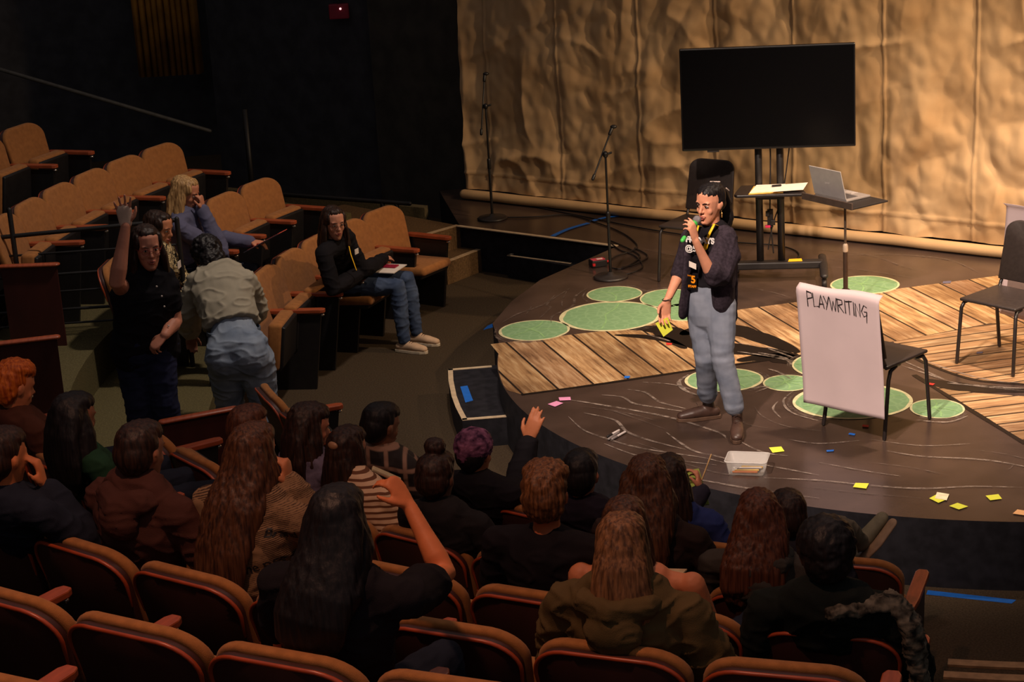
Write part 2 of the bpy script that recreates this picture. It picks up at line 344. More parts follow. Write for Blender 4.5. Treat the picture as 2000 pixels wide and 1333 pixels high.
# dark water sweeping over the path, then the ripples
def strokes(name, L, m, z, w_, taper=True):
    for i, s_ in enumerate(L):
        ww = w_
        if isinstance(s_[0], (int, float)): ww = s_[0]; s_ = s_[1:]
        link(name, MB().add(ribbon(s_, ww, z, taper, sd=i*3.1)).mesh(), m, so, smooth=False)
strokes('painted_dark_water', [[.26, (1222, 641), (1290, 645), (1345, 664), (1400, 678), (1500, 690), (1600, 708)], [.22, (1330, 655), (1390, 640), (1470, 655), (1560, 690)], [.16, (1800, 742), (1880, 757), (2010, 764)], [.1, (1200, 655), (1290, 662), (1340, 682)], [.2, (1440, 706), (1500, 698), (1560, 706), (1600, 715)]], soot, .0022, .2)
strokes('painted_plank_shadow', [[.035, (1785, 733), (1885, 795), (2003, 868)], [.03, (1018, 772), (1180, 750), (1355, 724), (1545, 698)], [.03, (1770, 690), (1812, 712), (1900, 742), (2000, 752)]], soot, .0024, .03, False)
strokes('painted_ripple', [
 [.022, (1100, 781), (1160, 790), (1300, 815), (1400, 845), (1418, 858)], [.022, (1010+130, 808), (1200, 822), (1225, 845), (1270, 862), (1340, 880)],
 [.02, (1175, 773), (1215, 777), (1240, 790), (1300, 800), (1340, 806)], [.02, (1225, 762), (1260, 768), (1290, 787), (1340, 800)], [.014, (1255, 748), (1310, 752), (1350, 762)],
 [.018, (1110, 815), (1135, 838), (1160, 850), (1230, 872), (1300, 885), (1370, 895), (1420, 907)], [.018, (1180, 868), (1250, 893), (1330, 902), (1400, 910)],
 [.02, (1300, 845), (1350, 880), (1400, 893), (1425, 900)], [.016, (1470, 905), (1520, 915), (1600, 930)], [.02, (1290, 925), (1400, 945), (1500, 962), (1600, 975)],
 [.022, (1490, 935), (1600, 940), (1700, 950), (1800, 956), (1900, 952), (2000, 954)], [.02, (1730, 882), (1800, 893), (1900, 898), (1960, 905), (2010, 915)], [.012, (1600, 905), (1680, 920), (1760, 932)],
 [.016, (1442, 862), (1490, 885), (1540, 892)], [.014, (1540, 860), (1600, 868), (1680, 862)], [.012, (1700, 860), (1800, 872), (1900, 868)],
 [.03, (1345, 733), (1326, 748), (1340, 765), (1370, 775)], [.02, (1462, 760), (1500, 757), (1475, 768)], [.02, (1500, 722), (1520, 728), (1545, 742)],
 [.03, (1480, 690), (1530, 700), (1548, 715)], [.02, (1500, 682), (1550, 700)], [.016, (1550, 765), (1530, 785), (1548, 808), (1600, 824)], [.014, (1520, 785), (1510, 800), (1525, 818)], [.02, (1790, 822), (1850, 826), (1890, 814)], [.016, (1740, 824), (1765, 820)],
 [.02, (1265, 655), (1290, 662), (1310, 668)], [.022, (1440, 688), (1500, 697), (1560, 710)], [.014, (1400, 668), (1480, 676), (1540, 690)],
 [.016, (1750, 700), (1800, 722), (1850, 745), (1900, 755), (2000, 765)], [.016, (1760, 715), (1820, 735), (1870, 752)], [.03, (1850, 750), (1950, 758), (2000, 760)], [.02, (1780, 695), (1860, 725), (1940, 745), (2000, 749)]], white_l, .0046, .02)
strokes('painted_faint_ripple', [
 [.02, (1115, 563), (1080, 585), (1052, 600), (1010, 615), (980, 632)], [.02, (1083, 578), (1068, 597), (1075, 602), (1055, 622)], [.022, (1150, 562), (1124, 580), (1118, 600), (1080, 618), (1077, 632)],
 [.014, (1107, 570), (1098, 588), (1098, 600)], [.016, (1145, 570), (1138, 582), (1150, 592)], [.02, (970, 640), (968, 658), (985, 668), (1010, 672)], [.012, (1038, 600), (1028, 615)],
 [.016, (1600, 488), (1700, 500), (1760, 520), (1790, 528)], [.016, (1640, 500), (1740, 498), (1850, 508), (1915, 535)], [.012, (1580, 520), (1680, 528), (1790, 545)], [.012, (1450, 560), (1520, 575), (1560, 590)], [.01, (1600, 505), (1680, 512)],
 [.012, (1430, 812), (1460, 830), (1500, 838)], [.014, (1180, 800), (1240, 812), (1290, 826)], [.012, (1130, 795), (1200, 805), (1300, 840)], [.012, (1470, 790), (1490, 815), (1540, 835), (1620, 845)], [.012, (1900, 880), (1960, 888), (2010, 900)],
 [.012, (1560, 950), (1640, 960), (1720, 968), (1800, 975)], [.012, (1700, 905), (1780, 915), (1850, 930)], [.016, (1330, 905), (1400, 925), (1440, 930)], [.01, (1330, 865), (1350, 880)], [.01, (1240, 865), (1300, 885), (1340, 900)], [.008, (1985, 900), (1975, 915), (1965, 920)]], dim_l, .0045, .014)
strokes('floor_crease', [[.012, (1190, 490), (1250, 487), (1300, 497), (1360, 505)]], dim_l, .0044, .01)
# --- step wells and their taped edges
tape_w = mat('cream_edge_tape', (205, 182, 150), .6, var=.1)
def band(a, b, wid, z, th=.004):
    a, b = V(a), V(b); t = (b-a).normalized(); s = V((-t.y, t.x, 0))*wid
    return prism([(p.x, p.y) for p in (a, b, b+s, a+s)], z-.001, z+th)
st = link('stage_step', MB().add(prism([(p.x, p.y) for p in [G(875, 722, -.2), G(876, 745, -.2), G(882, 775, -.2), G(890, 797, -.2), G(903, 822, -.2), G(1010, 813, -.2), G(1010, 770, -.2), G(975, 713, -.2)]], FLOOR, -.2)).mesh(), stage_black, smooth=False); centre(st)
tag(st, 'low black step with cream edges against the left side of the stage', 'step')
tb = MB(); q = [G(x, y, -.2) for x, y in [(960, 715), (875, 722), (876, 745), (882, 775), (890, 797), (903, 822), (990, 815)]]
for a, b in zip(q, q[1:]): tb.add(band(a, b, .035, -.2))
link('edge_strip', tb.mesh(), tape_w, st, False, world=True)
st = link('stage_step', MB().add(prism([(p.x, p.y) for p in [G(990, 500, -.2), G(1028, 482, -.2), G(1180, 503, -.2), G(1113, 520, -.2)]], FLOOR, -.2)).mesh(), stage_black, smooth=False); centre(st)
tag(st, 'low black step with cream edges in the corner below the back platform', 'step')
tb = MB(); q = [G(x, y, -.2) for x, y in [(1113, 516), (990, 500), (1028, 482)]]
for a, b in zip(q, q[1:]): tb.add(band(b, a, .03, -.2))
link('edge_strip', tb.mesh(), tape_w, st, False, world=True)
link('edge_strip', MB().add(band(G(1208, 480), G(898, 441), .045, 0, .006)).mesh(), tape_w, so, False, lab='cream strip along the platform edge')
# carpeted steps to the left of the stage
cs = mat('step_carpet', (98, 76, 52), .95, var=.25, scale=60, bump=.3, bscale=200, spec=.1)
def stepblock(a, b, z, depth, label):
    a, b = V(a), V(b); t = (b-a).normalized(); s = V((-t.y, t.x, 0))*depth
    o = link('carpeted_step', MB().add(prism([(p.x, p.y) for p in (a, b, b+s, a+s)], FLOOR, z-.0)).mesh(), cs, smooth=False); centre(o); tag(o, label, 'step')
    link('edge_strip', MB().add(band(a, b, .05, z, .004)).mesh(), mat('worn_cream_nosing', (176, 150, 118), .7, var=.2), o, False, world=True)
stepblock(G(872, 514, -.2), G(955, 482, -.2), -.2, .62, 'lower carpeted step with a cream edge beside the lowered seat')
stepblock(G(790, 472, 0), G(898, 441, 0), 0, 1.6, 'upper carpeted step with a cream edge level with the back platform')
# right aisle steps
for z_, r_ in ((-.25, 4.55), (-.105, 4.97)):
    o = link('aisle_step', MB().add(sector(r_, r_+(.42 if z_ < -.2 else .37), 254.2, 266, FLOOR, z_, 12)).mesh(), carpet, smooth=False)
    o['kind'] = 'structure'
    q = link('nosing', MB().add(sector(r_-.012, r_+.05, 254.2, 266, z_-.02, z_+.012, 12)).mesh(), mat('wooden_nosing', (150, 118, 86), .55, var=.2), o, False)
# ---------------------------------------------------------------- backdrop cloth
def backdrop():
    A = V((-.34, 18.14, 0)); u = V((.797, -.604, 0)); n = V((-.604, -.797, 0)); L = 7.6; H = 5.4; NX, NZ = 620, 300; v = []; f = []
    seams = [.28, 1.12, 1.98, 2.75, 3.5, 4.32, 5.1, 5.9, 6.7]
    for j in range(NZ+1):
        z = .10+(H-.10)*j/NZ
        for i in range(NX+1):
            x = L*i/NX
            d = .06*noise.noise(V((x*1.0, z*.22, 2)))+.022*noise.noise(V((x*3.2, z*.3, 7)))
            low = max(.35, 1.35-.24*z); mask = max(0, noise.noise(V((x*.9, z*.8, 21)))+.28)
            q = noise.noise(V((x*2.3+.6*z, z*1.7-.9*x, 1))); q2 = noise.noise(V((x*4.5-1.6*z, z*4.2+1.2*x, 9))); q3 = noise.noise(V((x*1.5-.9*z, z*1.3+.4*x, 33)))
            d += .055*low*(abs(q)-.2)*(.5+mask)+.020*low*(abs(q2)-.2)*(.35+1.6*mask)+.030*low*(.3-abs(q3))*(.4+mask)+.009*noise.noise(V((x*11, z*9, 4)))*low
            for ax_, bx_, sd_ in ((3.4, 1.5, 40), (1.2, 3.8, 60)): d += .030*low*min(1, 2.2*max(0, noise.noise(V((x*1.1, z*1.3, sd_+5)))+.12))*(1-min(1, abs(noise.noise(V((x*ax_*.55+z*.8, z*bx_*.6-x*.9, sd_)))*3.2)))**2
            for s in seams: d += .011*math.exp(-((x-s-.02*math.sin(z))/.012)**2)-.016*math.exp(-((x-s)/.07)**2)
            d += .014*math.exp(-((z-.26)/.012)**2)
            p = A+u*x+n*d; p.z = z; v.append(p)
    for j in range(NZ):
        for i in range(NX): a = j*(NX+1)+i; f.append((a, a+1, a+NX+2, a+NX+1))
    me = bpy.data.meshes.new('c'); me.from_pydata(v, [], f)
    o = link('backdrop_cloth', me, mat('muslin', (200, 168, 128), .85, var=.1, scale=2.2, bump=.12, bscale=240, spec=.12, rgb2=(180, 146, 106)))
    tag(o, 'huge wrinkled tan muslin cloth hanging behind the stage', 'backdrop')
    pp = [A+u*(L*i/60)+n*(.05+.03*noise.noise(V((L*i/60*1.1, 0, 2))))+V((0, 0, .055+.006*noise.noise(V((i*.3, 3, 1))))) for i in range(61)]
    h = link('bottom_hem', MB().add(loft(pp, .045, n=12)).mesh(), mat('muslin_hem', (186, 152, 110), .8, var=.1, scale=3), o)
backdrop()
# gold curtain high in the far left, handrail, low wall, railings
def drape(x0, x1, y0, y1, Y):
    a, b = PY(x0, y1, Y), PY(x1, y1, Y); t = PY(x0, y0, Y).z; v, f = [], []; N = 90
    for i in range(N+1):
        x = a.x+(b.x-a.x)*i/N; d = .07*math.sin(i*.72+.6*math.sin(i*.2))
        for z in (a.z, t): v.append(V((x, Y+d, z)))
        if i: f.append((2*i-2, 2*i, 2*i+1, 2*i-1))
    return v, f
me = MB().add(drape(272, 395, -120, 150, 22.4)).mesh(); o = link('gold_drape', me, mat('gold_velvet', (150, 104, 34), .85, var=.3, scale=4)); centre(o); md = o.modifiers.new('t', 'SOLIDIFY'); md.thickness = .02
tag(o, 'dark gold pleated drape hanging high on the far black wall', 'curtain')
pipe_dk = mat('black_pipe', (26, 24, 24), .5, spec=.4)
hr = MB().add(loft([PY(-60, 118, 20.8), PY(410, 256, 20.8)], .022)); o = link('handrail', hr.mesh(), mat('worn_grey_rail', (78, 78, 76), .5)); centre(o); tag(o, 'thin grey handrail sloping down across the black left wall', 'handrail')
# low partition
a, b = PY(432, 362, 19.6), PY(830, 425, 18.2); ptop = PY(600, 387, 18.95).z
lp = MB().add(prism([(a.x, 19.6), (b.x, 18.2), (b.x+.03, 18.3), (a.x+.03, 19.7)], FLOOR, ptop)); o = link('low_partition', lp.mesh(), mat('partition_carpet', (92, 80, 54), .95, var=.2, scale=50), smooth=False); centre(o); tag(o, 'low brown carpeted partition behind the left seats', 'partition')
rl = empty('black_railing', PY(540, 520, 18.2)*1, label='black pipe railing in front of the low carpeted partition', cat='railing')
t0, t1 = PY(522, 378, 18.6), PY(800, 398, 17.9)
link('top_rail', MB().add(loft([t0, t1], .022)).mesh(), pipe_dk, rl, world=True)
for x, y in ((540, 380), (748, 394), (775, 396)):
    s = (x-522)/278; p = t0+(t1-t0)*s; link('post', MB().add(loft([p, V((p.x, p.y, FLOOR))], .022)).mesh(), pipe_dk, rl, world=True)
rl = empty('black_railing', PY(480, 520, 19.2)*1, label='single square black post at the left end of the partition', cat='railing')
link('post', MB().add(box((t0.x-.22, 19.2, .2), (.05, .05, 1.2))).mesh(), pipe_dk, rl, world=True)
# railing in front of the left aisle
YR = 13.6; rl = empty('aisle_railing', V((PY(18, 560, YR).x, YR, .0)), label='black metal railing with level bars in front of the upper left seats', cat='railing')
for a, b, r_ in [((-20, 466), (345, 430), .016), ((-20, 503), (345, 478), .008), ((-20, 546), (345, 519), .011), ((-20, 580), (345, 553), .008), ((-20, 614), (345, 590), .011), ((-20, 642), (345, 617), .008)]:
    link('bar', MB().add(loft([PY(*a, YR), PY(*b, YR)], r_, n=8)).mesh(), pipe_dk, rl, world=True)
for x in (18, 345):
    p = PY(x, 410 if x < 100 else 428, YR); link('post', MB().add(loft([p, V((p.x, p.y, -.1))], .018)).mesh(), pipe_dk, rl, world=True)
# exit sign high on the wall
es = empty('exit_sign', PY(662, 22, 19.9), label='small dim red sign hanging high on the black wall', cat='sign')
p = es.location; link('housing', MB().add(box(p, (.2, .06, .15))).mesh(bevel=.01), mat('sign_red', (96, 16, 30), .4, emit=.03), es, False, world=True)
link('bracket', MB().add(box(p+V((0, 0, .2)), (.02, .02, .25))).mesh(), pipe_dk, es, False, world=True)
link('lamp', MB().add(ell(p+V((.02, -.05, .03)), (.012, .012, .012))).mesh(), mat('tiny_lamp', (255, 200, 200), .4, emit=.5), es, world=True)
# tapes on the floors
blue = mat('blue_tape', (28, 104, 200), .6, var=.08)
def tape(pts, z, label, m=blue, name='tape_strip', th=.0012):
    o = link(name, MB().add(prism([(p.x, p.y) for p in [G(x, y, z) for x, y in pts]], z+.0005, z+th+.0005)).mesh(), m, smooth=False); centre(o); return tag(o, label, 'tape')
tape([(1812, 1154), (1985, 1173), (1976, 1180), (1809, 1162)], FLOOR, 'long strip of blue tape on the dark floor at lower right')
tape([(899, 756), (913, 754), (924, 783), (909, 787)], -.2, 'short blue tape strip on the cream-edged step by the stage')
tape([(944, 645), (952, 637), (966, 631), (963, 640)], FLOOR, 'small blue tape piece on the floor by the stage edge')
o = link('tape_strip', MB().add(ribbon([(1079, 463), (1110, 449), (1150, 437)], .05, .007, False, 0)).add(ribbon([(1155, 434), (1175, 428), (1208, 423)], .05, .007, False, 0)).mesh(), blue, smooth=False); centre(o); tag(o, 'curved blue tape line on the back platform behind the microphone stand', 'tape')
# ================================================================ THEATRE SEATS
fab = mat('tan_upholstery', (158, 104, 58), .9, var=.10, scale=30, bump=.25, bscale=400, spec=.1, sheen=.1)
shell = mat('seat_shell_dark', (62, 34, 30), .5, var=.2, scale=5, stretch=(1, 1, .2), spec=.4)
rimm = mat('seat_rim_wood', (160, 66, 34), .35, var=.12, scale=12, spec=.5)
armw = mat('armrest_wood', (160, 76, 44), .35, var=.15, scale=10, stretch=(6, 1, 1), spec=.5)
metal_dk = mat('dark_standard', (30, 27, 27), .45, var=.15, spec=.5); chrome = mat('chrome', (210, 200, 190), .2, metal=.9)
def back_outline(w0, w1, h, r, n=8):
    """outline (x, s) of a backrest: width w0 at the bottom, w1 below the round shoulders"""
    P = [(-w0/2, 0), (w0/2, 0)]
    for i in range(n+1): a = math.pi/2*i/n; P.append((w1/2-r+r*math.cos(a), h-r*.8+r*.8*math.sin(a)))
    for i in range(n+1): a = math.pi/2+math.pi/2*i/n; P.append((-w1/2+r+r*math.cos(a), h-r*.8+r*.8*math.sin(a)))
    return P
def back_slab(w0, w1, h, r, y0, y1, tilt, z0, curve=.035):
    P = back_outline(w0, w1, h, r); mb = MB(); n = len(P); v = []
    for yy in (y0, y1):
        for x, s in P:
            yc = yy-curve*(1-(2*x/w1)**2); v.append(V((x, yc-math.sin(tilt)*s, z0+math.cos(tilt)*s)))
    mid0 = len(v); v.append(V((0, y0-curve-math.sin(tilt)*h*.5, z0+h*.5*math.cos(tilt)))); v.append(V((0, y1-curve-math.sin(tilt)*h*.5, z0+h*.5*math.cos(tilt))))
    f = []
    for i in range(n):
        k = (i+1) % n; f += [(i, k, mid0), (k+n, i+n, mid0+1), (i, i+n, k+n, k)]
    mb.add((v, f)); return mb
def build_seat(folded=True, end=False, detail=True):
    root = bpy.data.objects.new('theatre_seat', None); col.objects.link(root)
    tl = math.radians(14)
    b = back_slab(.475, .525, .50, .145, .012, .062, tl, .395); link('backrest', b.mesh(bevel=.018, seg=3), fab, root)
    s = back_slab(.465, .512, .486, .14, -.022, .010, tl, .392); link('back_shell', s.mesh(bevel=.006), shell, root)
    P = [(x, q) for x, q in back_outline(.48, .535, .503, .146)][2:]
    rim = [V((x, -.017-.035*(1-(2*x/.53)**2)-math.sin(tl)*q, .385+math.cos(tl)*q)) for x, q in [(.247, .28)]+[(x_*.955, q_*.965) for x_, q_ in P]+[(-.247, .28)]]
    link('rim', MB().add(loft(rim, [.004]+[.008]*(len(rim)-2)+[.004], n=8)).mesh(), rimm, root)
    def pad_slab(w_, poly, bev):      # side outline (y, z) swept across the seat
        v = [V((sx*w_*(1 if k in (0, 1) else .94), y, z)) for sx in (-1, 1) for k, (y, z) in enumerate(poly)]; n = len(poly)
        f = [tuple(range(n-1, -1, -1)), tuple(range(n, 2*n))]+[(i, (i+1) % n, (i+1) % n+n, i+n) for i in range(n)]
        return MB().add((v, f)).mesh(bevel=bev, seg=3)
    if folded:
        link('seat_cushion', pad_slab(.215, [(.065, .30), (.155, .30), (.200, .640), (.095, .650)], .024), fab, root)
        link('seat_pan', pad_slab(.205, [(.152, .29), (.182, .32), (.222, .615), (.195, .625)], .008), metal_dk, root)
    else:
        link('seat_cushion', pad_slab(.215, [(.02, .375), (.02, .455), (.46, .47), (.47, .40)], .028), fab, root)
        link('seat_pan', pad_slab(.20, [(.03, .345), (.03, .38), (.44, .40), (.43, .37)], .008), metal_dk, root)
    for sx in ((-1, 1) if end else (-1,)):
        ax = sx*.278
        link('armrest', MB().add(prism([(ax-.024, -.03), (ax+.024, -.03), (ax+.033, .08), (ax+.033, .38), (ax+.02, .41), (ax-.02, .41), (ax-.033, .38), (ax-.033, .08)], .592, .622)).mesh(bevel=.006), armw, root, False)
        if detail:
            st = MB().add(prism([(-.04, 0), (.30, 0), (.38, .58), (-.09, .58)], -.014, .014)); me = st.mesh(); me.transform(Matrix.Translation((ax, 0, 0)) @ Matrix(((0, 0, 1, 0), (1, 0, 0, 0), (0, 1, 0, 0), (0, 0, 0, 1)))); link('side_standard', me, metal_dk, root, False)
            link('arm_bolt', MB().add(ell((ax, .385, .575), (.016, .02, .012))).mesh(), chrome, root)
    return root
seat_protos = {}
def put_seat(row, ang, label, group, folded=True, end=False, rad=None, zf=None):
    key = (folded, end); p = pol((rad or RB[row])-.10, ang, ZF[row] if zf is None else zf)
    if key not in seat_protos: seat_protos[key] = o = build_seat(folded, end)
    else: o = copy_tree(seat_protos[key])
    o.location = p; o.rotation_euler = (0, 0, math.radians(ang+180-90)); return tag(o, label, 'seat', group)
ORD = ['first', 'second', 'third', 'fourth', 'fifth', 'sixth', 'seventh', 'eighth', 'ninth', 'tenth', 'eleventh', 'twelfth']
def row_seats(row, a0, step, idx, fmt, group, folded=None, endlast=None, rad=None):
    for n_, i in enumerate(idx):
        put_seat(row, a0+step*(i+.5), fmt.format(ORD[n_]) if '{' in fmt else fmt, group, folded=(folded is None or i not in folded), end=(i == endlast), rad=rad)
# centre block, nearest row first (left corner angles measured along each ring)
row_seats(5, 236.5, 3.33, range(-1, 2), '{} seat back from the left in the very nearest row, cut by the bottom edge', 'seats of the nearest row')
row_seats(4, 237.32, 3.64, range(-2, 3), '{} seat from the left in the second-nearest row with bright orange rims', 'seats of the second-nearest row', folded={1})
row_seats(3, 228.9, 4.12, range(-1, 6), '{} seat from the left in the third-nearest row, dark back', 'seats of the third-nearest row', folded={-1, 0, 1, 4}, endlast=5)
row_seats(2, 193.1, 4.68, list(range(1, 13)), '{} seat from the aisle in the fourth-nearest curved row', 'seats of the fourth-nearest row', folded={3, 4, 10, 12}, endlast=12)
row_seats(1, 203.4, 5.25, range(1, 9), '{} seat from the left aisle in the second row from the stage', 'seats of the second row from the stage', folded={2, 3, 4, 5, 7, 8}, endlast=8)
row_seats(0, 197.3, 6.1, range(0, 9), '{} seat from the left aisle in the front row before the stage', 'seats of the front row before the stage', folded={3, 4, 6, 7, 8}, endlast=8, rad=5.03)
# left block
row_seats(0, 142.9, 5.35, range(0, 6), '{} seat from the carpeted steps in the front row left of the stage', 'front row seats left of the stage', folded={0, 2}, endlast=None)
row_seats(1, 148.2, 4.9, range(0, 6), '{} seat from the far end in the second row of the left block', 'second row seats of the left block', folded={3, 5})
row_seats(2, 149.8, 4.2, range(0, 6), '{} seat from the far end in the empty third row of the left block', 'empty third row seats of the left block')
row_seats(3, 155.2, 4.1, range(0, 2), '{} seat from the far end in the top left row', 'top left row seats')
# end panels of rows
pan = mat('end_panel_wood', (66, 28, 22), .5, var=.25, scale=5, stretch=(1, 1, .3), spec=.4)
def end_panel(row, ang, r0_, r1_, h, label):
    z = ZF[row]; a = pol(r0_, ang, z); b = pol(r1_, ang, z); t = (b-a).normalized(); s = V((-t.y, t.x, 0))*.02
    o = link('row_end_panel', MB().add(prism([(p.x, p.y) for p in (a, b, b+s, a+s)], z, z+h)).mesh(), pan, smooth=False); centre(o); tag(o, label, 'panel')
    link('cap', MB().add(loft([a+s/2+V((0, 0, h)), b+s/2+V((0, 0, h))], [(.035, .014)]*2, side=s, n=10)).mesh(), armw, o, world=True)
end_panel(2, 175.6, 6.45, 6.85, .6, 'dark red wooden end panel below the upper left empty row')
end_panel(1, 203.0, 5.32, 5.75, .6, 'reddish wooden end panel in the middle of the picture below the jeans')
end_panel(2, 192.6, 6.2, 6.65, .6, 'dark wooden end panel at the left aisle above the red-haired person')

# ================================================================ THINGS ON THE STAGE
blk = mat('matte_black_plastic', (34, 30, 30), .5, var=.1, spec=.4)
def stage_chair(loc, rz, label, seatback=True):
    r = empty('stage_chair', loc, rz, label, 'chair', 'black stacking chairs on the stage')
    pl = mat('chair_black_plastic', (48, 40, 38), .42, var=.12, scale=40, bump=.15, bscale=300, spec=.45)
    s = MB().add(loft([(0, -.20, .447), (0, -.05, .44), (0, .12, .447), (0, .21, .437)], [(.205, .012), (.225, .012), (.235, .012), (.225, .01)], side=(1, 0, 0), n=4)).mesh()
    sv = MB(); sv.add(box((0, 0, .445), (.44, .42, .022))); link('seat', sv.mesh(bevel=.01, seg=3), pl, r)
    b = back_slab(.42, .40, .40, .09, -.012, .012, math.radians(11), .50, curve=.03); me = b.mesh(bevel=.008); me.transform(Matrix.Translation((0, -.21, 0))); link('backrest', me, pl, r)
    tb = mat('chair_tube', (40, 34, 33), .35, spec=.6)
    for sx in (-1, 1):
        link('leg', MB().add(loft([(sx*.20, .12, .425), (sx*.205, .175, .42), (sx*.212, .195, .385), (sx*.222, .225, .012)], .0125, n=10)).mesh(), tb, r)
        link('leg', MB().add(loft([(sx*.20, -.10, .425), (sx*.205, -.16, .41), (sx*.212, -.19, .36), (sx*.225, -.25, .012)], .0125, n=10)).mesh(), tb, r)
        link('back_upright', MB().add(loft([(sx*.19, -.05, .425), (sx*.195, -.19, .435), (sx*.195, -.225, .50), (sx*.185, -.26, .66)], .0115, n=10)).mesh(), tb, r)
    return r
def face(d): return math.atan2(d[1], d[0])-math.pi/2
# right chair, back chair, chair under the paper
cR = (G(1877, 713)+G(1970, 735))/2; fl, fr = G(1877, 713), G(1970, 735)
def chair_from_legs(a, b, label, side=1):
    """a, b: front feet as seen, left then right"""
    t = (b-a).normalized(); d = V((t.y, -t.x, 0))*side; c_ = (a+b)/2 - d*.225; return stage_chair(V((c_.x, c_.y, 0)), face(d), label)
chR = chair_from_legs(fl, fr, 'black stacking chair on the planks at the right edge with paper behind')
chB = chair_from_legs(G(1287, 551), G(1287, 551)+V((.36, -.26, 0)), 'black stacking chair standing behind the speaking woman')
def strip_px(pts, m, name, Yd, label, cat): pass
paper = mat('flip_chart_paper', (204, 184, 186), .8, var=.03, scale=4, bump=.1, bscale=8)
ink = mat('marker_ink', (26, 22, 24), .6)
# chair holding the written sheet: its back faces the audience, paper hangs over it
a, b = G(1608, 832), G(1728, 862)      # back feet as seen below the sheet
t = (b-a).normalized(); d = V((-t.y, t.x, 0)); c_ = (a+b)/2 + d*.25
chP = stage_chair(V((c_.x, c_.y, 0)), face(d), 'black stacking chair carrying the PLAYWRITING sheet over its back')
def hang_sheet(base, rz, label, Wd=.62, down=.74, letters=False, shift=(0, 0), top=.93, yoff=-.345):
    o = empty('paper_sheet', base, rz, label, 'paper', None)
    N, Mz = 24, 30; v, f = [], []
    def P(u, s):      # u across, s metres below the top edge
        z = top-s; y = yoff+.0-.055*math.exp(-s*3)+.02*noise.noise(V((u*3, s*2.2, 5)))+.03*abs(u)*(1-s)
        if s < .03: y += (.03-s)*1.5
        return V((u+shift[0]+.02*s, y-.012*math.sin(u*6), z+.045*u+.006*math.sin(u*12)*(s < .1)))
    for j in range(Mz+1):
        for i in range(N+1): v.append(P(-Wd/2+Wd*i/N, down*j/Mz))
    for j in range(Mz):
        for i in range(N): q = j*(N+1)+i; f.append((q, q+1, q+N+2, q+N+1))
    me = bpy.data.meshes.new('p'); me.from_pydata([tuple(x) for x in v], [], f); s_ = link('sheet', me, paper, o); md = s_.modifiers.new('t', 'SOLIDIFY'); md.thickness = .001; md.offset = 0
    if letters:
        L = {'P': [[(0, 0), (0, 1)], [(0, 1), (.55, .95), (.6, .65), (.0, .5)]], 'L': [[(0, 1), (0, 0), (.55, .05)]], 'A': [[(0, 0), (.35, 1), (.65, 0)], [(.12, .35), (.6, .38)]], 'Y': [[(0, 1), (.32, .5)], [(.65, 1), (.2, 0)]],
             'W': [[(0, 1), (.2, 0), (.42, .75), (.62, 0), (.85, 1)]], 'R': [[(0, 0), (0, 1)], [(0, 1), (.5, .92), (.5, .6), (0, .5)], [(.1, .5), (.6, 0)]], 'I': [[(.1, 0), (.1, 1)]], 'T': [[(-.1, .95), (.6, 1)], [(.25, 1), (.25, 0)]],
             'N': [[(0, 0), (.0, 1), (.5, 0), (.5, 1)]], 'G': [[(.6, .85), (.3, 1), (0, .5), (.25, .05), (.6, .2), (.6, .5), (.3, .5)], [(.6, .5), (.55, -.45)]]}
        WD = {'P': .72, 'L': .62, 'A': .7, 'Y': .72, 'W': .95, 'R': .72, 'I': .3, 'T': .66, 'N': .66, 'G': .7}
        tot = sum(WD[c] for c in 'PLAYWRITING'); sc = .455/tot; x = -.228; mb = MB()
        for k, ch in enumerate('PLAYWRITING'):
            hh = [.098, .09, .088, .088, .085, .08, .078, .08, .075, .075, .07][k]
            for s_l in L[ch]:
                pts = [P(x+px*sc, .03+hh-py*hh+.004*k) + V((0, -.004, 0)) for px, py in s_l]
                mb.add(loft(pts, (.0030, .0018), side=(1, 0, 0), n=6))
            x += WD[ch]*sc
        link('lettering', mb.mesh(), ink, o, lab='hand-lettered word PLAYWRITING in black marker')
    return o
hang_sheet(chP.location, chP.rotation_euler.z, 'large pinkish white sheet lettered PLAYWRITING hanging on a chair back', letters=True, shift=(-.02, 0), down=.76)
hang_sheet(chR.location, chR.rotation_euler.z, 'blank white sheet hanging behind the right-hand chair', Wd=.6, down=.78, top=.96, yoff=-.36)
# water bottle behind the sheet
bp = G(1663, 640); o = empty('water_bottle', V((bp.x, bp.y, 0)), label='pale bottle with a black spouted lid standing behind the paper sheet', cat='bottle')
link('body', MB().add(lathe((0, 0, 0), [(.03, 0), (.035, .01), (.035, .15), (.03, .17), (.026, .175)])).mesh(), mat('bottle_pale', (190, 170, 160), .3), o)
link('lid', MB().add(lathe((0, 0, .17), [(.036, 0), (.036, .03), (.034, .04), (.012, .045), (.012, .075), (.004, .08)])).mesh(), blk, o)
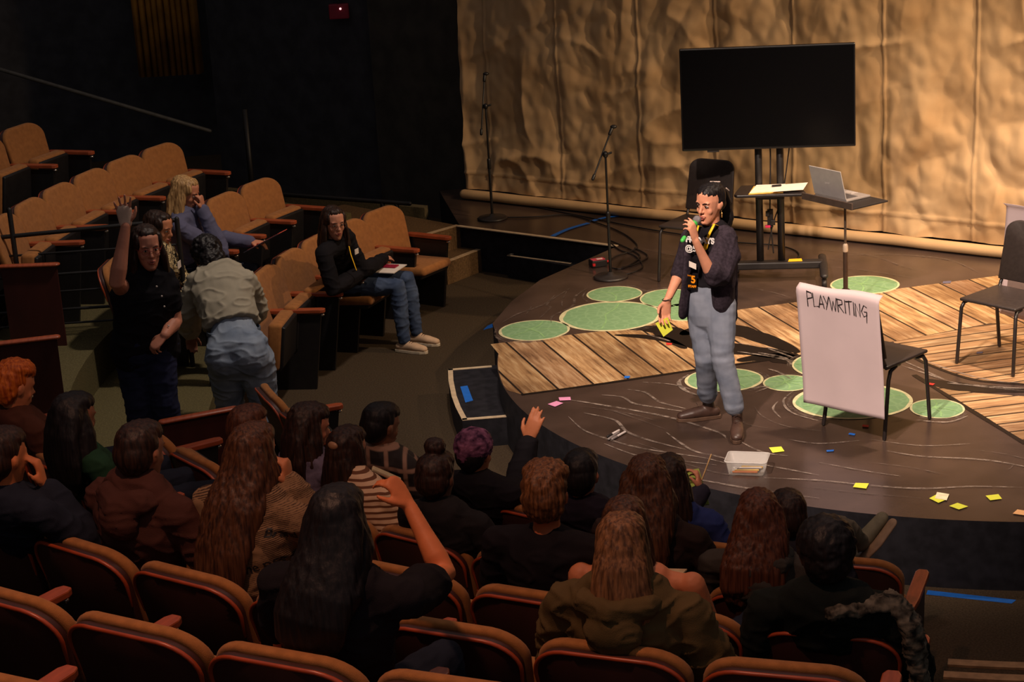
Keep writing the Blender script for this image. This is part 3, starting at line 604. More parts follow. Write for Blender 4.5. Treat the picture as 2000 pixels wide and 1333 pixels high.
# ------------------------------------------------------- television on its cart
def tvcart():
    base = (G(1486, 548)+G(1527, 552))/2; n_ang = math.radians(-7)
    TLp, BLp = (1325, 86), (1333, 285)
    Yt = base.y-.02
    L = PY(1329, 185, Yt+.02); Rr_ = PY(1671, 195, Yt-.16); Cn = (L+Rr_)/2; t = V((Rr_.x-L.x, Rr_.y-L.y, 0)).normalized(); rz = math.atan2(t.y, t.x)
    wd = V((Rr_.x-L.x, Rr_.y-L.y, 0)).length; top = PY(1497, 90, Yt-.07).z; bot = PY(1500, 291, Yt-.07).z
    r = empty('television_cart', V((Cn.x, base.y+.1, 0)), rz, 'large dark flat television on a black wheeled stand', 'television')
    r.location = V((Cn.x, Cn.y, 0)) - Matrix.Rotation(rz, 3, 'Z') @ V((0, -.13, 0)); R_ = r
    h = top-bot; zc = (top+bot)/2
    link('screen_housing', MB().add(box((0, -.11, zc), (wd, .045, h))).mesh(bevel=.008), mat('tv_housing', (16, 15, 17), .35, spec=.5), R_, False)
    link('screen', MB().add(box((0, -.1345, zc+.004), (wd-.022, .003, h-.034))).mesh(), mat('tv_screen', (6, 6, 8), .25, var=0, spec=.25), R_, False)
    link('wall_mount', MB().add(box((0, -.05, zc), (.6, .06, .42))).mesh(bevel=.01), blk, R_, False)
    link('sensor_bar', MB().add(box((-wd*.32, -.12, bot-.006), (.09, .03, .012))).mesh(), blk, R_, False)
    cx = -(wd/2)*.02
    loc = lambda px, py, yy=0.0: None
    c0 = (R_.matrix_basis if False else Matrix.Translation(r.location) @ Matrix.Rotation(rz, 4, 'Z')).inverted() @ V(((G(1486, 540)+G(1527, 540))/2))
    cx = c0.x
    for sx in (-.082, .082): link('upright', MB().add(loft([(cx+sx, 0, .1), (cx+sx, 0, zc+.1)], [(.028, .028)]*2, n=16, flat=True)).mesh(), mat('cart_black', (32, 28, 28), .45, spec=.5), R_)
    link('shelf', MB().add(prism([(cx-.25, -.32), (cx+.25, -.32), (cx+.27, -.28), (cx+.22, .02), (cx-.22, .02), (cx-.27, -.28)], .735, .758)).mesh(bevel=.006), mat('cart_shelf', (30, 26, 28), .3, spec=.5), R_, False)
    link('shelf_bracket', MB().add(box((cx, -.06, .70), (.22, .16, .05))).mesh(bevel=.008), blk, R_, False)
    link('base_bar', MB().add(box((cx+.03, -.02, .13), (.74, .09, .06))).mesh(bevel=.012), blk, R_, False)
    for sx in (-.34, .40):
        link('foot', MB().add(loft([(cx+sx, -.3, .105), (cx+sx, -.05, .13), (cx+sx, .3, .105)], [(.03, .02), (.034, .03), (.03, .02)], side=(1, 0, 0), n=12)).mesh(), blk, R_)
        for sy in (-.28, .28):
            w_ = link('caster', MB().add(loft([(cx+sx-.018, sy, .04), (cx+sx+.018, sy, .04)], [(.038, .038)]*2, n=18, flat=True)).add(box((cx+sx, sy, .08), (.03, .03, .04))).mesh(), blk, R_)
    link('cable', MB().add(loft(cr([V((cx, .02, zc-.2)), V((cx+.01, .0, 1.0)), V((cx-.0, -.01, .62)), V((cx+.0, 0, .5)), V((cx+.02, .0, .22))]), .006, n=6)).mesh(), blk, R_)
    link('cable', MB().add(loft(cr([V((cx+.2, .0, zc-.2)), V((cx+.17, .02, 1.15)), V((cx+.1, .0, .7)), V((cx+.02, .0, .45)), V((cx-.02, .0, .25))]), .005, n=6)).mesh(), blk, R_)
    link('power_strip', MB().add(box((cx, -.01, .50), (.045, .04, .14))).add(box((cx-.02, -.03, .54), (.03, .03, .04))).add(box((cx+.02, -.03, .47), (.035, .03, .04))).mesh(bevel=.004), blk, R_, False)
    link('plug', MB().add(box((cx-.02, -.03, .44), (.04, .03, .018))).mesh(bevel=.003), mat('pink_plug', (214, 40, 90), .5), R_, False, lab='pink plug at the end of the power strip')
    M_ = Matrix.Translation(r.location) @ Matrix.Rotation(rz, 4, 'Z')
    return M_, cx, rz
MT, tcx, tvrz = tvcart()
# papers on the cart shelf
def loose(poly, M_, z, m, name, label, cat, th=.002, curl=0, bevel=0):
    q = [M_ @ V((x, y, z)) for x, y in poly]; o = link(name, MB().add(prism([(p.x, p.y) for p in q], q[0].z, q[0].z+th)).mesh(bevel=bevel), m, smooth=False); centre(o); return tag(o, label, cat)
wpap = mat('white_paper', (225, 212, 200), .8, var=.05); ypap = mat('yellow_sticky', (222, 226, 70), .7, var=.04); opap = mat('orange_sticky', (246, 176, 30), .7, var=.04)
loose([(tcx-.16, -.31), (tcx+.10, -.27), (tcx+.13, -.03), (tcx-.12, -.04)], MT, .759, mat('orange_folder', (230, 170, 70), .7), 'folder', 'yellow-edged folder lying on the television cart shelf', 'folder', .004)
loose([(tcx-.15, -.29), (tcx+.09, -.25), (tcx+.12, -.03), (tcx-.10, -.04)], MT, .764, wpap, 'booklet', 'white booklet on top of the yellow-edged folder on the cart shelf', 'booklet', .008)
loose([(tcx+.02, -.30), (tcx+.25, -.26), (tcx+.29, -.02), (tcx+.11, -.06)], MT, .7735, wpap, 'paper_sheet', 'loose white sheet spread at the right of the cart shelf', 'paper')
loose([(tcx+.02, -.14), (tcx+.09, -.12), (tcx+.085, -.09), (tcx+.015, -.11)], MT, .776, blk, 'remote_control', 'small dark object lying on the papers of the cart shelf', 'remote', .008)
loose([(tcx+.13, -.062), (tcx+.24, -.055), (tcx+.235, .02), (tcx+.14, .012)], MT, .1615, opap, 'sticky_note', 'orange sticky note on the base bar of the television cart', 'note')
# ------------------------------------------------------- laptop stand
def lapstand():
    p = G(1652, 615); d = V((.62, .78, 0)).normalized()
    r = empty('laptop_stand', V((p.x, p.y, 0)), 0, 'tall thin music stand with a flat black desk carrying the laptop', 'stand')
    z = 4.1-0; A = PY(1575, 376, p.y-.12); B = PY(1652, 408, p.y-.27); Cc = PY(1722, 397, p.y-.05)
    zt = PY(1650, 390, p.y).z
    rz = math.radians(-57)
    R_ = Matrix.Rotation(rz, 3, 'Z'); ctr = V((0, 0, zt))
    link('desk', MB().add(box(ctr, (.52, .34, .014), R_)).mesh(bevel=.004), blk, r, False)
    link('desk_lip', MB().add(box(ctr+R_ @ V((-.0, -.175, .018)), (.52, .012, .05), R_)).mesh(bevel=.003), mat('desk_lip', (70, 58, 52), .35, spec=.5), r, False)
    link('upper_pole', MB().add(loft([(0, 0, .35), (0, 0, zt)], .009, n=12)).mesh(), mat('pole_steel', (120, 105, 95), .3, metal=.7), r)
    link('lower_pole', MB().add(loft([(0, 0, .03), (0, 0, zt-.36)], .017, n=14)).mesh(), mat('pole_dark', (58, 42, 34), .35, spec=.5), r)
    link('collar', MB().add(loft([(0, 0, zt-.38), (0, 0, zt-.34)], .019, n=14)).mesh(), mat('collar_pale', (190, 170, 150), .4), r)
    for k in range(3):
        a = k*2.094+.5; link('leg', MB().add(loft([(0, 0, .20), (math.cos(a)*.16, math.sin(a)*.16, .09), (math.cos(a)*.3, math.sin(a)*.3, .012)], (.012, .008), n=8)).mesh(), blk, r)
    # laptop
    hz = r.location.z+zt+.0075; lp = empty('laptop', V((*G(1622, 389, hz).xy, hz)), math.radians(122.7), 'open silver laptop with a dark lid on the tall stand', 'laptop')
    silver = mat('laptop_silver', (168, 160, 158), .35, metal=.5, var=.05)
    Rl = Matrix.Rotation(math.radians(28), 4, 'Z')
    def T(me): me.transform(Matrix.Translation((0, -.118, 0))); return me
    bs = MB().add(box((0, 0, .009), (.33, .23, .016))); link('base', T(bs.mesh(bevel=.004)), silver, lp, False)
    link('keyboard', T(MB().add(box((0, .03, .0178), (.27, .10, .002))).mesh()), mat('laptop_keys', (70, 66, 68), .5), lp, False)
    link('touchpad', T(MB().add(box((0, -.07, .0178), (.1, .06, .0016))).mesh()), mat('laptop_pad', (150, 142, 140), .4), lp, False)
    a = math.radians(-14); Rx = Matrix.Rotation(a, 3, 'X')
    ld = MB().add(box(V((0, .118, .018))+Rx @ V((0, 0, .11)), (.33, .007, .22), Rx)); link('lid', T(ld.mesh(bevel=.003)), mat('laptop_lid', (166, 160, 158), .45, metal=.1, var=.04), lp, False)
    Mx = Matrix.Translation((0, -.118, 0)) @ Matrix.Translation(V((0, .118, .018))+Rx @ V((0, .0042, .11))) @ Rx.to_4x4() @ Matrix.Rotation(math.pi/2, 4, 'X') @ Matrix.Rotation(math.pi, 4, 'Y')
    text('acer', .03, Mx, mat('logo_grey', (190, 184, 180), .4), lp, 'lid_logo')
lapstand()
# ------------------------------------------------------- microphone stands
def mic_stand(bx, by, label, top, boom0, boom1, knob=None, mic=True):
    p = G(bx, by); r = empty('microphone_stand', V((p.x, p.y, 0)), 0, label, 'stand', 'microphone stands')
    m = mat('stand_black', (24, 22, 22), .4, spec=.5)
    link('base', MB().add(lathe((0, 0, 0), [(.135, 0), (.14, .01), (.125, .022), (.03, .03), (.02, .05)], 36)).mesh(), mat('stand_base', (40, 34, 32), .45, spec=.5), r)
    zt = PY(*top, p.y).z; xt = PY(*top, p.y).x-p.x
    link('pole', MB().add(loft([(0, 0, .03), (0, 0, zt*.5)], .0125, n=12)).add(loft([(0, 0, zt*.48), (0, 0, zt)], .009, n=12)).add(loft([(0, 0, zt*.46), (0, 0, zt*.53)], .018, n=12)).mesh(), m, r)
    A = PY(*boom0, p.y-.08)-r.location; B = PY(*boom1, p.y+.1)-r.location
    link('boom', MB().add(loft([A, B], .007, n=10)).add(loft([A, A+(B-A)*.08], .013, n=10)).mesh(), m, r)
    link('clutch', MB().add(ell((0, 0, zt), (.022, .022, .028))).add(loft([(-.0, 0, zt), (.045, 0, zt+.012)], .009, n=8)).mesh(), m, r)
    d = (B-A).normalized()
    link('mic_clip', MB().add(loft([B, B+d*.05], .014, n=10)).add(ell(B+d*.055+V((.012, 0, .008)), (.028, .02, .016))).mesh(), m, r)
mic_stand(1193, 543, 'black microphone stand with a round base standing on the stage left of the woman', (1184, 302), (1158, 350), (1191, 262))
mic_stand(962, 428, 'black microphone stand far back beside the left edge of the cloth', (950, 208), (940, 262), (946, 158))
# ------------------------------------------------------- stage box, cables
p = G(1168, 520); o = empty('stage_box', V((p.x, p.y, 0)), .3, 'small black box with a red and pink label beside the microphone stand base', 'box')
link('body', MB().add(box((0, 0, .03), (.13, .1, .055))).mesh(bevel=.006), blk, o, False)
link('top_label', MB().add(box((.0, 0, .059), (.11, .07, .003))).mesh(), mat('pink_label', (210, 70, 90), .5), o, False); link('white_sticker', MB().add(box((.012, -.005, .0615), (.05, .03, .002))).mesh(), wpap, o, False)
link('connector', MB().add(box((-.055, -.055, .03), (.02, .02, .02))).mesh(), mat('red_plug', (200, 40, 40), .5), o, False); link('connector', MB().add(loft([(.065, .0, .03), (.11, .03, .02)], .01, n=8)).mesh(), mat('red_plug', (200, 40, 40), .5), o)
def cable(px, label, r_=.006, z=.008):
    o = link('cable', MB().add(loft(cr([G(x, y, z) for x, y in px], 10), r_, n=8)).mesh(), blk); centre(o); return tag(o, label, 'cable', 'black cables on the stage floor')
cable([(1200, 540), (1235, 533), (1255, 520), (1240, 500), (1210, 488), (1190, 470), (1240, 492), (1248, 505), (1215, 525), (1190, 522)], 'coiled black cable looping around the stand base by the red box')
cable([(1180, 515), (1205, 500), (1235, 490), (1244, 478), (1215, 455), (1165, 435), (1110, 420), (1040, 424), (965, 425)], 'long black cable running back along the platform to the rear stand')
cable([(1050, 405), (1150, 425), (1250, 445), (1330, 458), (1420, 472), (1520, 480), (1560, 495), (1545, 515), (1500, 522)], 'long black cable running across the stage to the television cart')
cable([(1215, 523), (1245, 515), (1265, 500), (1240, 485)], 'short loose cable end with a red plug beside the stand base')
# ------------------------------------------------------- sticky notes and tape bits
def note(px, m, label, z=.0055, cat='note', name='sticky_note', th=.0012, rim=None):
    o = link(name, MB().add(prism([(p.x, p.y) for p in [G(x, y, z) for x, y in px]], z, z+th)).mesh(), m, smooth=False); centre(o); return tag(o, label, cat, 'sticky notes on the stage floor' if name == 'sticky_note' else None)
pink = mat('pink_sticky', (226, 150, 190), .7, var=.04); peach = mat('peach_sticky', (250, 190, 130), .7, var=.04)
note([(1091, 777), (1114, 776), (1115, 782), (1093, 783)], pink, 'pink sticky note at the left stage edge, the farther of two')
note([(1070, 790), (1087, 784), (1100, 788), (1084, 795)], pink, 'pink sticky note at the left stage edge, the nearer and larger of two')
note([(1502, 875), (1526, 873), (1532, 882), (1509, 885)], ypap, 'yellow sticky note on the stage between boots and paper sheet')
note([(1671, 944), (1697, 945), (1692, 955), (1666, 952)], ypap, 'yellow sticky note lying alone near the front rim below the sheet')
note([(1815, 974), (1836, 963), (1850, 976), (1833, 983)], ypap, 'yellow sticky note partly under a pale one at the right front')
note([(1830, 962), (1854, 966), (1849, 978), (1826, 974)], mat('pale_sticky', (236, 226, 190), .7), 'pale cream sticky note overlapping a yellow one at the right front', z=.0075)
note([(1870, 983), (1891, 990), (1873, 996), (1854, 989)], ypap, 'yellow diamond-turned sticky note nearest the rim at the right front')
note([(1925, 969), (1950, 966), (1957, 975), (1934, 978)], ypap, 'yellow sticky note at the far right of the front rim')
note([(1987, 996), (2006, 999), (2006, 1008), (1978, 1004)], peach, 'peach sticky note cut by the right edge of the picture')
note([(1685, 830), (1697, 831), (1696, 835), (1684, 834)], mat('red_tape', (210, 50, 40), .6), 'short red tape mark under the bottom of the sheet', cat='tape', name='tape_mark')
note([(1659, 846), (1671, 848), (1669, 851), (1657, 849)], blue, 'tiny blue tape mark below the paper sheet', cat='tape', name='tape_mark')
note([(1614, 880), (1629, 879), (1628, 882), (1615, 883)], blue, 'tiny blue tape mark nearer than the sheet, left of its foot', cat='tape', name='tape_mark')
note([(1301, 670), (1313, 671), (1311, 674), (1302, 674)], mat('red_tape', (210, 70, 40), .6), 'small orange tape mark on the planks left of the woman', cat='tape', name='tape_mark')
note([(1220, 735), (1231, 735), (1229, 739), (1219, 739)], blue, 'small blue tape mark at the front edge of the plank path', cat='tape', name='tape_mark')
note([(1842, 550), (1858, 549), (1857, 553), (1841, 554)], mat('grey_blue_tape', (96, 92, 110), .6), 'faded blue tape mark at the far edge of the planks', cat='tape', name='tape_mark')
note([(1908, 688), (1920, 687), (1919, 690), (1907, 691)], mat('grey_blue_tape', (96, 92, 110), .6), 'faded blue tape mark on the planks below the right chair', cat='tape', name='tape_mark')
note([(1812, 748), (1826, 750), (1822, 753), (1810, 751)], mat('red_tape', (210, 70, 40), .6), 'small red tape mark at the tip of the right-hand planks', cat='tape', name='tape_mark')
def marker(a, b, body, cap, label):
    A, B = G(*a, .013), G(*b, .013); o = empty('marker_pen', V((A.x, A.y, .0055)), 0, label, 'pen', 'marker pens on the stage')
    l = lambda p: p-o.location
    link('barrel', MB().add(loft([l(A), l(A+(B-A)*.68)], .0075, n=10)).mesh(), body, o); link('cap', MB().add(loft([l(A+(B-A)*.66), l(B)], .0085, n=10)).mesh(), cap, o)
wm = mat('marker_white', (215, 205, 200), .4); gm = mat('marker_grey', (130, 122, 120), .4)
marker((1209, 841), (1187, 853), wm, blk, 'white marker pen with a black cap, farthest of the three pens')
marker((1209, 845), (1189, 858), gm, gm, 'grey marker pen lying in the middle of the three pens')
marker((1221, 844), (1196, 858), wm, gm, 'white marker pen, nearest and longest of the three pens')
# plastic tub of markers
def tub():
    a = G(1432, 930); b = G(1497, 935); ang_ = math.atan2((b-a).y, (b-a).x)+.0
    c_ = G(1460, 922); o = empty('plastic_tub', V((c_.x, c_.y, .0055)), ang_+.10, 'clear plastic tub with pens inside at the front rim of the stage', 'container')
    cl = mat('clear_plastic', (235, 232, 228), .15, alpha=.28, var=0, spec=.6); mb = MB(); L, W_, H = .115, .085, .085
    def rr(l, w_, z, r_=.02, n=5):
        P = []
        for sx, sy, a0 in ((1, 1, 0), (-1, 1, 90), (-1, -1, 180), (1, -1, 270)):
            for i in range(n+1): q = math.radians(a0+90*i/n); P.append(V((sx*(l-r_)+r_*math.cos(q), sy*(w_-r_)+r_*math.sin(q), z)))
        return P
    rings = [rr(L*.86, W_*.86, .001), rr(L*.98, W_*.98, H), rr(L*1.06, W_*1.06, H), rr(L*1.06, W_*1.06, H-.006), rr(L*1.0, W_*1.0, H-.006), rr(L*.88, W_*.88, .0)]
    n = len(rings[0]); v = [p for q in rings for p in q]; f = []
    rings_in = rings[0]
    for k in range(len(rings)-1):
        for i in range(n): j = (i+1) % n; f.append((k*n+i, k*n+j, (k+1)*n+j, (k+1)*n+i))
    f.append(tuple(range(n))); f.append(tuple(range(5*n, 6*n)))
    mb.add((v, f)); link('tub_wall', mb.mesh(), cl, o)
    rim = [p for p in rr(L*1.06, W_*1.06, H-.002)]; rim.append(rim[0]); link('rim', MB().add(loft(rim, .0025, n=6)).mesh(), mat('tub_rim', (200, 196, 192), .3), o)
    M_ = Matrix.Translation(o.location) @ Matrix.Rotation(o.rotation_euler.z, 4, 'Z')
    cols = [((214, 120, 50), 'orange'), ((230, 190, 90), 'yellow'), ((60, 50, 50), 'black'), ((200, 190, 180), 'white'), ((190, 150, 60), 'mustard')]
    for i, (c_, nm) in enumerate(cols):
        A = M_ @ V((-.075+.01*i, -.05+.022*i, .010)); B = M_ @ V((.06+.005*i, -.045+.02*i, .012+.004*(i % 2)))
        q = link('pen', MB().add(loft([A, B], .0065, n=8)).mesh(), mat('pen_'+nm, c_, .4)); centre(q); tag(q, nm+' pen lying inside the clear plastic tub', 'pen', 'pens in the plastic tub')
tub()
# ================================================================ PEOPLE
UP = V((0, 0, 1))
def tolocal(o, root): o.data.transform(Matrix.Translation(-V(root.location))); return o
def skin(name, rgb): return mat('skin_'+name, rgb, .55, var=.08, scale=14, spec=.35, bump=.04, bscale=120)
def rot(v, ax, a): return Matrix.Rotation(a, 3, ax) @ v
def hand(Wp, D, N, right, curl=.5, thumb=.6, spread=.03, s=1.0, curls=None):
    D = D.normalized(); N = (N-D*N.dot(D)).normalized(); T = D.cross(N)*(1 if right else -1); P = []
    P.append(loft([Wp-D*.012*s, Wp+D*.03*s, Wp+D*.07*s, Wp+D*.092*s], [(.023*s, .017*s), (.034*s, .0165*s), (.040*s, .014*s), (.037*s, .011*s)], side=T, n=12))
    for i, ln in enumerate((.070, .078, .073, .058)):
        ln *= s; b = Wp+D*(.088-.004*abs(i-1)-(.006 if i == 3 else 0))*s+T*(.030-i*.020)*s; a = .12; cu = (curls[i] if curls else curl*(1+.12*i)); d0 = (D+T*(.5*spread*(1.5-i))*2).normalized(); pts = [b-D*.02*s, b]
        for q in (.45, .30, .25):
            a += cu*.6; dd = d0*math.cos(a)+N*math.sin(a); b = b+dd*ln*q; pts.append(b)
        P.append(loft(pts, [.0085*s, .0088*s, .0082*s, .0076*s, .0066*s], n=8))
    b = Wp+D*.022*s+T*.024*s; d1 = (T*.75+D*.7+N*thumb*.5).normalized(); d2 = (T*.45+D*.95+N*thumb).normalized(); d3 = (T*.2+D+N*thumb*1.4).normalized()
    P.append(loft([b-d1*.01*s, b+d1*.032*s, b+d1*.032*s+d2*.028*s, b+d1*.032*s+d2*.028*s+d3*.022*s], [.0135*s, .0115*s, .0098*s, .0078*s], n=8))
    return P
def head_frame(f, up): f = f.normalized(); u = (up-f*up.dot(f)).normalized(); r = f.cross(u); return Matrix((r, f, u)).transposed()
HEADR = [(-.121, .060, .008, .009), (-.116, .058, .022, .022), (-.100, .047, .036, .042), (-.075, .030, .050, .061), (-.045, .014, .060, .077), (-.010, .002, .068, .089), (.025, -.004, .074, .095), (.060, -.008, .073, .093), (.085, -.014, .062, .079), (.100, -.016, .046, .060), (.111, -.018, .026, .034)]
def head_prims(hc, R, s=1.0):
    def e(c, r): return ell(hc+R @ (V(c)*s), [q*s for q in r], R, 18, 12)
    def l(pts, rad): return loft([hc+R @ (V(p)*s) for p in pts], [(a*s, b*s) for a, b in rad], side=R @ V((1, 0, 0)), n=18, flat=(len(pts) > 5))
    P = [l([(0, cy, z) for z, cy, rx, ry in HEADR], [(rx, ry) for z, cy, rx, ry in HEADR])]
    P += [e((0, -.020, .035), (.074, .086, .080)), e((0, .066, -.100), (.018, .020, .015)),
         l([(0, .082, .016), (0, .092, -.008), (0, .103, -.027)], [(.006, .007), (.0085, .009), (.0105, .0095)]), e((-.0105, .091, -.032), (.0075, .008, .0065)), e((.0105, .091, -.032), (.0075, .008, .0065)),
         e((0, .084, -.062), (.023, .010, .013)), e((-.028, .074, .026), (.022, .013, .008)), e((.028, .074, .026), (.022, .013, .008)),
         e((-.036, .054, -.028), (.020, .019, .024)), e((.036, .054, -.028), (.020, .019, .024))]
    for sx in (-1, 1):
        P.append(e((sx*.074, -.006, -.004), (.009, .017, .028))); P.append(e((sx*.080, -.014, .004), (.008, .010, .020)))
    return P
EYEW = mat('eye_white', (226, 214, 204), .3); IRIS = mat('iris_dark', (34, 20, 14), .2); 
def face_parts(root, hc, R, s=1.0, lips=(150, 70, 62), brow=(30, 20, 18), glasses=None, open_mouth=False):
    def P(c): return hc+R @ (V(c)*s)
    for sx in (-1, 1):
        e_ = link('eye', MB().add(ell(P((sx*.029, .0745, .004)), (.0125*s, .010*s, .0075*s), R)).mesh(), EYEW, root, world=True)
        link('iris', MB().add(ell(P((sx*.029, .0835, .004)), (.0058*s, .0032*s, .0060*s), R)).mesh(), IRIS, root, world=True)
        link('eyelid', MB().add(loft([P((sx*.029-.014, .079, .006)), P((sx*.029-.006, .087, .0115)), P((sx*.029+.006, .087, .0115)), P((sx*.029+.014, .079, .006))], .0016*s, n=6)).mesh(), mat('lash_dark', (30, 18, 16), .6), root, world=True)
        link('eyebrow', MB().add(loft([P((sx*.012, .0925, .022)), P((sx*.028, .091, .029)), P((sx*.046, .076, .024))], [.0024*s, .0032*s, .0014*s], n=6)).mesh(), mat('brow_%d' % brow[0], brow, .8), root, world=True)
    lm = mat('lips_%d' % lips[0], lips, .4)
    lp = MB().add(loft([P((-.023, .080, -.060)), P((-.008, .0915, -.0565)), P((0, .0915, -.058)), P((.008, .0915, -.0565)), P((.023, .080, -.060))], [.0018*s, .0042*s, .0036*s, .0042*s, .0018*s], n=8))
    dz = -.005 if open_mouth else 0
    lp.add(loft([P((-.021, .080, -.063)), P((-.008, .0905, -.069+dz)), P((.008, .0905, -.069+dz)), P((.021, .080, -.063))], [.0018*s, .0050*s, .0050*s, .0018*s], n=8)); link('lips', lp.mesh(), lm, root, world=True)
    link('mouth_gap', MB().add(ell(P((0, .0900, -.0628+dz/2)), (.016*s, .004*s, (.0034 if open_mouth else .0014)*s), R)).mesh(), mat('mouth_dark', (50, 16, 14), .6), root, world=True)
    if glasses:
        g = MB()
        for sx in (-1, 1):
            ring = [P((sx*.031+.021*math.cos(t), .101-.004*abs(math.cos(t)), .001+.0165*math.sin(t))) for t in [2*math.pi*i/16 for i in range(17)]]
            g.add(loft(ring, .0014*s, n=6)); g.add(loft([P((sx*.052, .097, .006)), P((sx*.078, .02, .008)), P((sx*.080, -.01, .004))], .0016*s, n=6))
        g.add(loft([P((-.010, .101, .004)), P((.010, .101, .004))], .0015*s, n=6)); link('glasses', g.mesh(), mat('glasses_'+glasses, {'red': (120, 40, 44), 'brown': (90, 60, 44), 'black': (30, 26, 26)}[glasses], .3), root, world=True)
def hairmat(name, rgb, rgb2, sc=9):
    return mat('hair_'+name, rgb, .5, rgb2=rgb2, scale=sc, stretch=(11, 11, .5), bump=.18, bscale=14, spec=.3)
HAIR = {'black': ((15, 12, 14), (30, 24, 24)), 'darkbrown': ((26, 17, 14), (56, 35, 25)), 'brown': ((45, 26, 17), (92, 57, 35)), 'auburn': ((54, 28, 19), (98, 56, 36)), 'red': ((150, 62, 16), (214, 112, 36)), 'tousled': ((65, 39, 21), (128, 83, 48)), 'blonde': ((130, 96, 58), (196, 156, 104)), 'lightbrown': ((71, 46, 29), (136, 94, 60)), 'purple': ((46, 18, 42), (120, 64, 105))}
def strand(amp, fr=60, seed=0, curl=0):
    def d(co):
        n = noise.noise(V((co.x*fr, co.y*fr, co.z*5+seed)))+.5*noise.noise(V((co.x*fr*2.2, co.y*fr*2.2, co.z*8+seed)))
        if curl: n = (1-curl)*n+curl*(noise.noise(V((co.x*38, co.y*38, co.z*38+seed)))+.6*noise.noise(V((co.x*75, co.y*75, co.z*75))))
        return amp*n
    return d
def hair(root, hc, R, style, color, L=.3, s=1.0, back=None, seed=0, face=False, width=1.0, B=None):
    def P(c): return hc+R @ (V(c)*s)
    mb = MB(); e = lambda c, r: mb.add(ell(P(c), [q*s for q in r], R, 18, 12)); curl = 0; amp = .0035
    fy = 0 if not face else -.012
    e((0, -.026+fy, .046), (.084, .092, .082)); e((0, -.05, .005), (.082, .072, .085)); 
    if face: e((0, .018, .090), (.060, .055, .034)); e((-.062, .018, .045), (.022, .045, .05)); e((.062, .018, .045), (.022, .045, .05))
    else: e((0, .008, .078), (.074, .084, .050))
    dn = V((0, 0, -1)); bk = -(R @ V((0, 1, 0))); bk.z = 0; bk.normalize(); rt = R @ V((1, 0, 0)); bv = back or bk
    if style == 'short': e((0, -.06, -.03), (.062, .045, .055)); amp = .004
    if style == 'tousled': e((0, -.05, -.02), (.08, .06, .07)); e((0, .0, .09), (.088, .09, .05)); amp = .010; curl = .35
    if style == 'afro': e((0, -.02, .05), (.098, .108, .098)); amp = .006; curl = .9
    if style == 'curly': e((0, -.04, .02), (.105, .11, .11)); e((0, -.07, -.07), (.095, .07, .085)); amp = .014; curl = .8
    if style in ('long', 'bob', 'pony', 'half'):
        w_ = .092*width
        if style == 'bob': L = .17
        if style == 'pony':
            mb.add(loft([P((0, -.09, .05)), P((0, -.14, .035)), P((0, -.15, -.05)), P((0, -.135, -.05))+dn*(L*.5)*s, P((0, -.11, -.04))+dn*L*s], [.026*s, (.034*s, .03*s), (.050*s, .034*s), (.052*s, .03*s), (.022*s, .012*s)], side=rt, n=12)); amp = .006
        elif B is not None and L > .25:
            b_ = -B.fw; f_ = lambda t, o: B.nb.lerp(B.pe, t)+b_*o
            tt = min(.98, (L-.06)/.52)
            mb.add(loft([P((0, -.05, .03)), P((0, -.080, -.06)), f_(0, .125), f_(tt*.35, .165), f_(tt*.7, .180), f_(tt, .165)], [(w_*s, .06*s), (w_*1.12*s, .055*s), (w_*1.25*s, .05*s), (w_*1.3*s, .042*s), (w_*1.15*s, .034*s), (w_*.7*s, .014*s)], side=rt, n=18)); amp = .006
            for sx in (-1, 1): mb.add(loft([P((sx*.068, -.01, .03)), P((sx*.086*width, -.01, -.06)), f_(.02, .10)+rt*sx*.10*width, f_(tt*.4, .15)+rt*sx*.10*width], [(.018*s, .035*s), (.024*s, .045*s), (.03*s, .042*s), (.010*s, .015*s)], side=rt, n=10))
        else:
            mb.add(loft([P((0, -.05, .03)), P((0, -.075, -.06)), P((0, -.08, -.10))+dn*(L*.35)*s, P((0, -.075, -.10))+dn*(L*.75)*s, P((0, -.07, -.10))+dn*L*s], [(w_*s, .06*s), (w_*1.12*s, .05*s), (w_*1.3*s, .042*s), (w_*1.2*s, .032*s), (w_*.75*s, .012*s)], side=rt, n=18))
            for sx in (-1, 1): mb.add(loft([P((sx*.068, -.01, .03)), P((sx*.084*width, .0, -.05)), P((sx*.096*width, -.01, -.10))+dn*(L*.4)*s, P((sx*.085*width, -.02, -.10))+dn*(L*.8)*s], [(.018*s, .035*s), (.022*s, .045*s), (.028*s, .042*s), (.010*s, .015*s)], side=rt, n=10))
            amp = .0055
    if style == 'half': e((0, -.10, .06), (.03, .03, .04))
    if style == 'bun': mb.add(ell(P((0, -.02, .15)), (.052*s, .05*s, .042*s), R)); amp = .006; curl = .5
    hm = hairmat(color, *HAIR[color])
    if color == 'black' and not curl: amp *= .6
    o = link('hair', remesh(mb, .0065, 3, strand(amp, 62, seed, curl)), hm, root, world=True)
    return o
class Body: pass
def wrinkle(amp, seed=0, fr=9):
    def d(co):
        a = noise.noise(V((co.x*fr+seed, co.y*fr, co.z*fr*1.5))); b = 1-abs(noise.noise(V((co.x*fr*.9+seed+5, co.y*fr*.9, co.z*fr*2.1)))*2)
        return amp*(.8*a+.9*b*b*b-.2)
    return d
